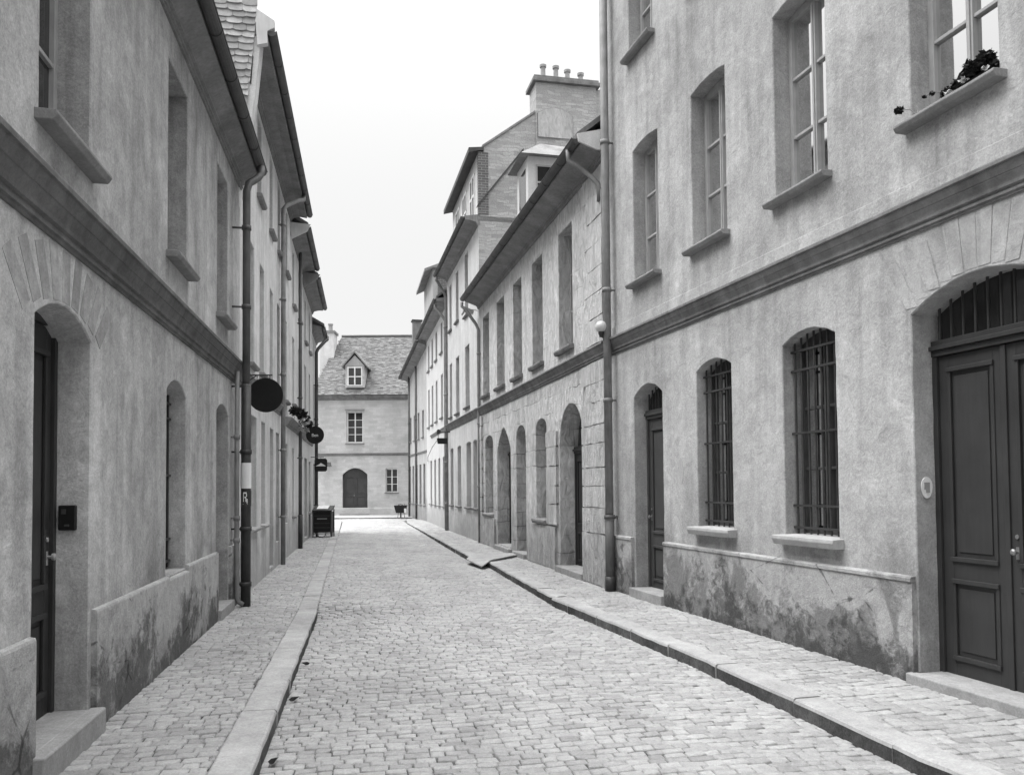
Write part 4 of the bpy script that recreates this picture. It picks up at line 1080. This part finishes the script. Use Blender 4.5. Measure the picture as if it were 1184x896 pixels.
# ================================================================== THINGS
def disc(name, c, r, t, label, txt=None, arm=None, yaw=0.0):
    t_ = thing(name, label, 'sign', c, yaw)
    mb = MB(); n = 48; vs = []
    for y in (-t / 2, t / 2): vs += [(r * math.cos(2 * math.pi * i / n), y, r * math.sin(2 * math.pi * i / n)) for i in range(n)]
    mb.add(vs, [tuple(range(n)), tuple(range(n, 2 * n))[::-1]] + [(i, (i + 1) % n, (i + 1) % n + n, i + n) for i in range(n)])
    mb.build('sign_face', M['black'], t_, bevel=.006)
    mb = MB(); mb.tube([(arm, .0, r + .05), (.10, .0, r + .05)], .011, 8); mb.tube([(.0 - r * .5, 0, r + .05), (-r * .5, 0, r * .8)], .007, 6); mb.tube([(r * .25, 0, r + .05), (r * .25, 0, r * .9)], .007, 6)
    mb.tube([(arm, 0, r - .10), (-r * .55, 0, r + .04)], .008, 6); mb.box(arm - .01, arm + .01, -.03, .03, r - .14, r + .10)
    mb.build('bracket', M['iron'], t_)
    if txt:
        cu = bpy.data.curves.new('lettering', 'FONT'); cu.body = txt; cu.size = r * .5; cu.align_x = 'CENTER'; cu.align_y = 'CENTER'; cu.extrude = .002; cu.materials.append(M['white'])
        to = bpy.data.objects.new('lettering_src', cu); COL.objects.link(to); bpy.context.view_layer.update()
        me = bpy.data.meshes.new_from_object(to.evaluated_get(bpy.context.evaluated_depsgraph_get())); bpy.data.objects.remove(to)
        lo = bpy.data.objects.new('lettering', me); COL.objects.link(lo); lo.parent = t_; lo.rotation_euler = (math.pi / 2, 0, 0); lo.location = (0, -t / 2 - .004, -.01)
        if not me.materials: me.materials.append(M['white'])
    return t_
disc('hanging_sign', (X0 + .345, 12.6, 2.98), .248, .03, 'large plain black round sign hanging beside the near left drainpipe', arm=-.34, yaw=rad(-6))
disc('hanging_sign', (X0 + .50, 22.0, 2.98), .225, .03, 'smaller black round sign with white lettering further down the left side', 'Ben', arm=-.48, yaw=rad(-6))
t = thing('hanging_sign', 'small dark square sign with a pale peak shape near the end of the left row', 'sign', (X0 + .33, 28.0, 2.36))
mb = MB(); mb.poly([(-.2 + .05, 0, -.21), (.15, 0, -.21), (.2, 0, -.16), (.2, 0, .16), (.15, 0, .21), (-.15, 0, .21), (-.2, 0, .16), (-.2, 0, -.16)], (0, .04, 0)); mb.build('sign_face', M['black'], t, bevel=.006)
mb = MB(); mb.poly([(-.17, -.006, -.04), (.17, -.006, -.04), (.08, -.006, .02), (.0, -.006, .07), (-.06, -.006, .02)], (0, .005, 0)); mb.build('emblem', M['white'], t)
mb = MB(); mb.tube([(-.34, .02, .26), (.1, .02, .26)], .012, 8); mb.tube([(0, .02, .26), (0, .02, .2)], .008, 6); mb.build('bracket', M['iron'], t)
# wall lamp on the end house
t = thing('wall_lamp', 'small dark hooded lamp on the end house wall left of its door', 'lamp', (-2.13, 48.12, 2.95))
mb = MB(); mb.add([(-.10, -.02, .12), (.14, -.02, .12), (.14, -.30, .08), (-.10, -.30, .08), (-.20, -.0, -.14), (.20, -.0, -.14), (.20, -.40, -.14), (-.20, -.40, -.14)], [(0, 1, 2, 3), (4, 5, 6, 7), (0, 1, 5, 4), (1, 2, 6, 5), (2, 3, 7, 6), (3, 0, 4, 7)]); mb.build('lamp_shade', M['gutter'], t)
mb = MB(); mb.box(-.05, .05, -.02, .3, -.03, .04); mb.build('bracket', M['iron'], t)
# globe lamp
t = thing('globe_lamp', 'round white globe lamp on the wall corner beside the right-hand drainpipe', 'lamp', (3.56, 12.1, 4.03))
mb = MB(); n = 14; mb.lathe((0, 0, 0), [(.092 * math.sin(math.pi * (i + .2) / (n + .4)), -.092 * math.cos(math.pi * (i + .2) / (n + .4))) for i in range(n + 1)], 24); mb.build('globe', M['globe'], t, smooth=True)
mb = MB(); mb.lathe((0, 0, -.16), [(.03, 0), (.035, .03), (.045, .05), (.05, .085)], 16); mb.tube([(0, 0, -.15), (.08, .02, -.19), (.18, .05, -.15)], .012, 8); mb.build('bracket', M['iron'], t)
# lantern between third and fourth right houses
t = thing('wall_lantern', 'black box lantern on a bracket between two white houses on the right', 'lantern', (2.72, 29.6, 3.28))
mb = MB(); mb.poly([(-.16, -.1, -.12), (.15, -.1, -.12), (.17, -.1, .06), (-.19, -.1, .06)], (0, .2, 0)); mb.build('lantern_box', M['black'], t, bevel=.01)
mb = MB(); mb.tube([(.27, 0, .30), (-.14, 0, .27), (-.2, 0, .36)], .022, 8); mb.tube([(-.16, 0, .27), (-.15, 0, .05)], .012, 6); mb.tube([(.12, 0, .28), (.12, 0, .05)], .012, 6); mb.poly([(-.21, -.02, .22), (-.10, -.02, .22), (-.06, -.02, .34), (-.17, -.02, .40)], (0, .04, 0)); mb.build('bracket', M['iron'], t)
mb = MB(); mb.tube([(2.56, 29.6, 3.32), (2.5, 31.5, 3.12), (2.66, 36.0, 2.9), (2.84, 38.4, 2.75)], .012, 6); tag(mb.build('cable', M['iron']), 'thin dark cable running from the black lantern along the white wall', 'cable')
# floodlight below the stone house's gutter end
t = thing('floodlight', 'small pale floodlight under the far end of the stone house gutter', 'lamp', (2.95, 23.6, 6.72))
mb = MB(); mb.poly([(-.16, -.05, .0), (.12, -.05, -.10), (.14, -.05, -.02), (-.10, -.05, .09)], (0, .16, 0)); mb.build('lamp_head', M['globe'], t, bevel=.01)
mb = MB(); mb.tube([(0, 0, .03), (.16, .03, .03), (.30, .05, .0)], .012, 6); mb.tube([(-.12, 0, 0), (-.2, 0, -.14)], .03, 8); mb.build('bracket', M['grey'], t)
# dark camera on the stone house wall above the big door
t = thing('bell_plate', 'pale oval bell plate with a small grey button beside the big double door', 'doorbell')
t.parent = None
u_ = Vector((3.765 - 4.96, 12.25, 0)).normalized(); no = Vector((-u_.y, u_.x, 0))
t.location = Vector((4.96, 0, 1.56)) + u_ * 6.003 + no * -.10; t.rotation_euler = (0, 0, math.atan2(u_.y, u_.x))
# plate faces the street's near end (on the jamb)
mb = MB(); n = 20; mb.poly([(-.002, .052 * math.cos(a) * (1 + .06 * math.sin(3 * a)), .085 * math.sin(a)) for a in [2 * math.pi * i / n for i in range(n)]], (-.008, 0, 0)); mb.build('plate', M['white'], t, bevel=.002)
mb = MB(); mb.poly([(-.010, -.022, -.04), (-.010, .012, -.04), (-.010, .012, -.015), (-.010, .028, -.015), (-.010, .028, .04), (-.010, -.022, .04)], (-.006, 0, 0)); mb.build('button', M['grey'], t, bevel=.001)
for o in (t,): pass

# plants
def leafblob(mb, c, r, n, rg, el=1.0):
    for i in range(n):
        a = rg.uniform(0, 6.28); q = rg.uniform(-1, 1); rr = r * rg.uniform(.3, 1)
        p = Vector((c[0] + rr * math.cos(a) * math.sqrt(1 - q * q) * el, c[1] + rr * math.sin(a) * math.sqrt(1 - q * q), c[2] + rr * q * .7))
        d1_ = Vector((rg.uniform(-1, 1), rg.uniform(-1, 1), rg.uniform(-.6, 1))).normalized(); d2_ = d1_.cross(Vector((rg.uniform(-1, 1), rg.uniform(-1, 1), rg.uniform(-1, 1)))).normalized()
        l = r * rg.uniform(.35, .6); w_ = l * .5
        mb.add([p - d1_ * l, p - d2_ * w_ + d1_ * .0, p + d1_ * l, p + d2_ * w_], [(0, 1, 2, 3)])
def plant(label, blobs, petals, stems, group=None, trough=None):
    t = thing('flowering_plant', label, 'plant', blobs[0][0], 0, group); rg = random.Random(len(label)); o = Vector(blobs[0][0])
    mb = MB()
    for c, r in blobs: leafblob(mb, Vector(c) - o, r, 120, rg)
    mb.build('leaves', M['leaf'], t)
    mb = MB()
    for c, r in petals: leafblob(mb, Vector(c) - o, r, 26, rg)
    mb.build('flowers', M['petal'], t)
    mb = MB()
    for st_ in stems: mb.tube([Vector(p) - o for p in st_], .004, 6)
    mb.build('stems', M['leaf'] if not trough else M['pipe_light'], t)
    if trough: trough(t, o)
    return t
def rp(u, o, z): return tuple(Vector((4.96, 0, z)) + u_ * u + no * o)
def tr(t, o):
    mb = MB(); c = [Vector(rp(u, q, z)) - o for u, q, z in ((5.15, -.10, 4.53), (5.62, -.10, 4.53), (5.62, .02, 4.53), (5.15, .02, 4.53))]
    mb.poly(c, (0, 0, .055)); mb.build('trough', M['black'], t, bevel=.008)
plant('dark trailing plant with a few white blooms on the upper right window sill',
      [(rp(5.34, -.02, 4.67), .09), (rp(5.20, -.0, 4.68), .065), (rp(5.45, .0, 4.60), .065), (rp(5.55, .02, 4.59), .05), (rp(5.13, .0, 4.60), .04), (rp(5.97, .10, 4.63), .038), (rp(5.68, .04, 4.64), .022), (rp(5.75, .05, 4.645), .018)],
      [(rp(5.38, .04, 4.60), .035), (rp(5.50, .05, 4.57), .04), (rp(5.17, .05, 4.585), .03)],
      [[rp(5.82, .05, 4.52), rp(5.88, .08, 4.60), rp(5.96, .10, 4.62)], [rp(5.80, .06, 4.52), rp(5.83, .05, 4.6)], [rp(5.55, .0, 4.58), rp(5.65, .05, 4.64), rp(5.78, .05, 4.645)]], trough=tr)
xw = X0
plant('dark leafy plant with white blooms on the left ledge between the two round signs', [((xw + .2, 19.6, 3.38), .14), ((xw + .28, 20.3, 3.38), .14)], [((xw + .3, 20.5, 3.28), .10)], [[(xw + .15, 19.8, 3.2), (xw + .2, 19.8, 3.4)]])  # dark fittings beside the signs, modelled as a plant
plant('bushy plant with pale blooms on the left ledge just before the lettered sign', [((xw + .28, 21.0, 3.35), .14), ((xw + .35, 21.6, 3.22), .12)], [((xw + .3, 21.2, 3.24), .12), ((xw + .28, 21.7, 3.12), .13)], [[(xw + .15, 21, 3.2), (xw + .2, 21, 3.4)]])  # also fittings, given leaves and blooms as a stand-in shape

# litter cart by the left wall
t = thing('wheeled_bin', 'black wheeled bin with a pale label on its lid standing at the left wall', 'bin', (-1.37, 27.6, 0), rad(-8))
mb = MB()
mb.poly([(-.27, -.25, .17), (.27, -.25, .17), (.28, -.27, .80), (-.28, -.27, .80)], (0, .5, 0)); mb.build('body', M['black'], t, bevel=.02)
mb = MB(); mb.poly([(-.31, -.31, .82), (-.31, .27, .98), (-.31, .27, 1.02), (-.31, -.31, .87)], (.62, 0, 0)); lid = mb.build('lid', M['black'], t, bevel=.012)
mb = MB(); mb.poly([(-.19, -.20, .915), (.17, -.20, .915), (.17, .15, 1.012), (-.19, .15, 1.012)], (0, -.004, .006)); mb.build('label', M['white'], lid)
mb = MB(); mb.box(-.16, .16, -.278, -.270, .585, .615); mb.build('lettering', M['grey'], t)
mb = MB()
for z in (.30, .44, .68): mb.box(-.25, .25, -.285, -.268, z, z + .025)
for x in (-.29, .29): mb.tube([(x, -.28, .0), (x, -.28, .84), (x, .26, .98)], .022, 8); mb.tube([(x, .24, .0), (x, .24, .9)], .02, 8)
mb.tube([(-.29, -.28, .12), (.29, -.28, .12)], .016, 8)
mb.tube([(-.17, -.29, .15), (-.15, -.30, .06), (-.08, -.30, .015), (.02, -.30, .012), (.10, -.30, .05), (.13, -.29, .15)], .014, 8)
mb.build('stand', M['iron'], t)
for x in (-.24, .24):
    mb = MB(); n = 20; mb.add([(x + q, .12 + .1 * math.cos(2 * math.pi * i / n), .1 + .1 * math.sin(2 * math.pi * i / n)) for q in (-.025, .025) for i in range(n)], [tuple(range(n)), tuple(range(n, 2 * n))[::-1]] + [(i, (i + 1) % n, (i + 1) % n + n, i + n) for i in range(n)]); mb.build('wheel', M['iron'], t)
# little handcart at the far corner
t = thing('handcart', 'small black handcart at the far corner in front of the stone house', 'cart', (1.78, 43.2, 0), rad(-8))
mb = MB(); mb.add([(-.24, -.2, .26), (.22, -.2, .26), (.22, .2, .26), (-.24, .2, .26), (-.34, -.3, .66), (.32, -.3, .66), (.32, .3, .66), (-.34, .3, .66)], [(3, 2, 1, 0), (4, 5, 6, 7), (0, 1, 5, 4), (1, 2, 6, 5), (2, 3, 7, 6), (3, 0, 4, 7)]); mb.build('tray', M['black'], t, bevel=.02)
mb = MB(); n = 18; mb.add([(q, -.05 + .14 * math.cos(2 * math.pi * i / n), .14 + .14 * math.sin(2 * math.pi * i / n)) for q in (-.03, .03) for i in range(n)], [tuple(range(n)), tuple(range(n, 2 * n))[::-1]] + [(i, (i + 1) % n, (i + 1) % n + n, i + n) for i in range(n)]); mb.build('wheel', M['iron'], t)
mb = MB(); mb.tube([(-.15, .3, .66), (-.16, .5, .72)], .015, 6); mb.tube([(.15, .3, .66), (.16, .5, .72)], .015, 6); mb.tube([(-.18, .15, .0), (-.14, .1, .3)], .015, 6); mb.tube([(.18, .15, .0), (.14, .1, .3)], .015, 6); mb.tube([(-.12, -.25, .66), (0, -.25, .72), (.14, -.25, .67)], .02, 6); mb.build('frame', M['iron'], t)
mb = MB(); mb.box(.2, .3, -.34, -.3, .28, .5); mb.build('reflector', M['white'], t)
# fallen leaves in the left gutter
lg = 'fallen leaves along the left kerb'
for (x, y, r_, a, lab) in ((-.57, 5.33, .03, 1.3, 'curled dark dead leaf by the left kerb, nearest the camera'), (-.575, 6.85, .035, 1.2, 'small dark dead leaf by the left kerb, middle one'), (-.575, 8.2, .03, 2.2, 'small dark dead leaf by the left kerb, farthest one')):
    mb = MB(); n = 9; vs = []
    for i in range(n):
        q = 2 * math.pi * i / n; rr = r_ * (1 + .3 * math.cos(3 * q)) * (1.5 if i == 0 else 1)
        vs.append((rr * math.cos(q) * 1.5, rr * math.sin(q) * .7, .012 + .022 * abs(math.sin(q)) + .006 * math.cos(q)))
    vs.append((0, 0, .006)); mb.add(vs, [(i, (i + 1) % n, n) for i in range(n)])
    o = mb.build('fallen_leaf', M['leaf']); o.location = (x, y, float(z_road(x, y)) + .004); o.rotation_euler = (0, 0, a); tag(o, lab, 'leaf', lg)
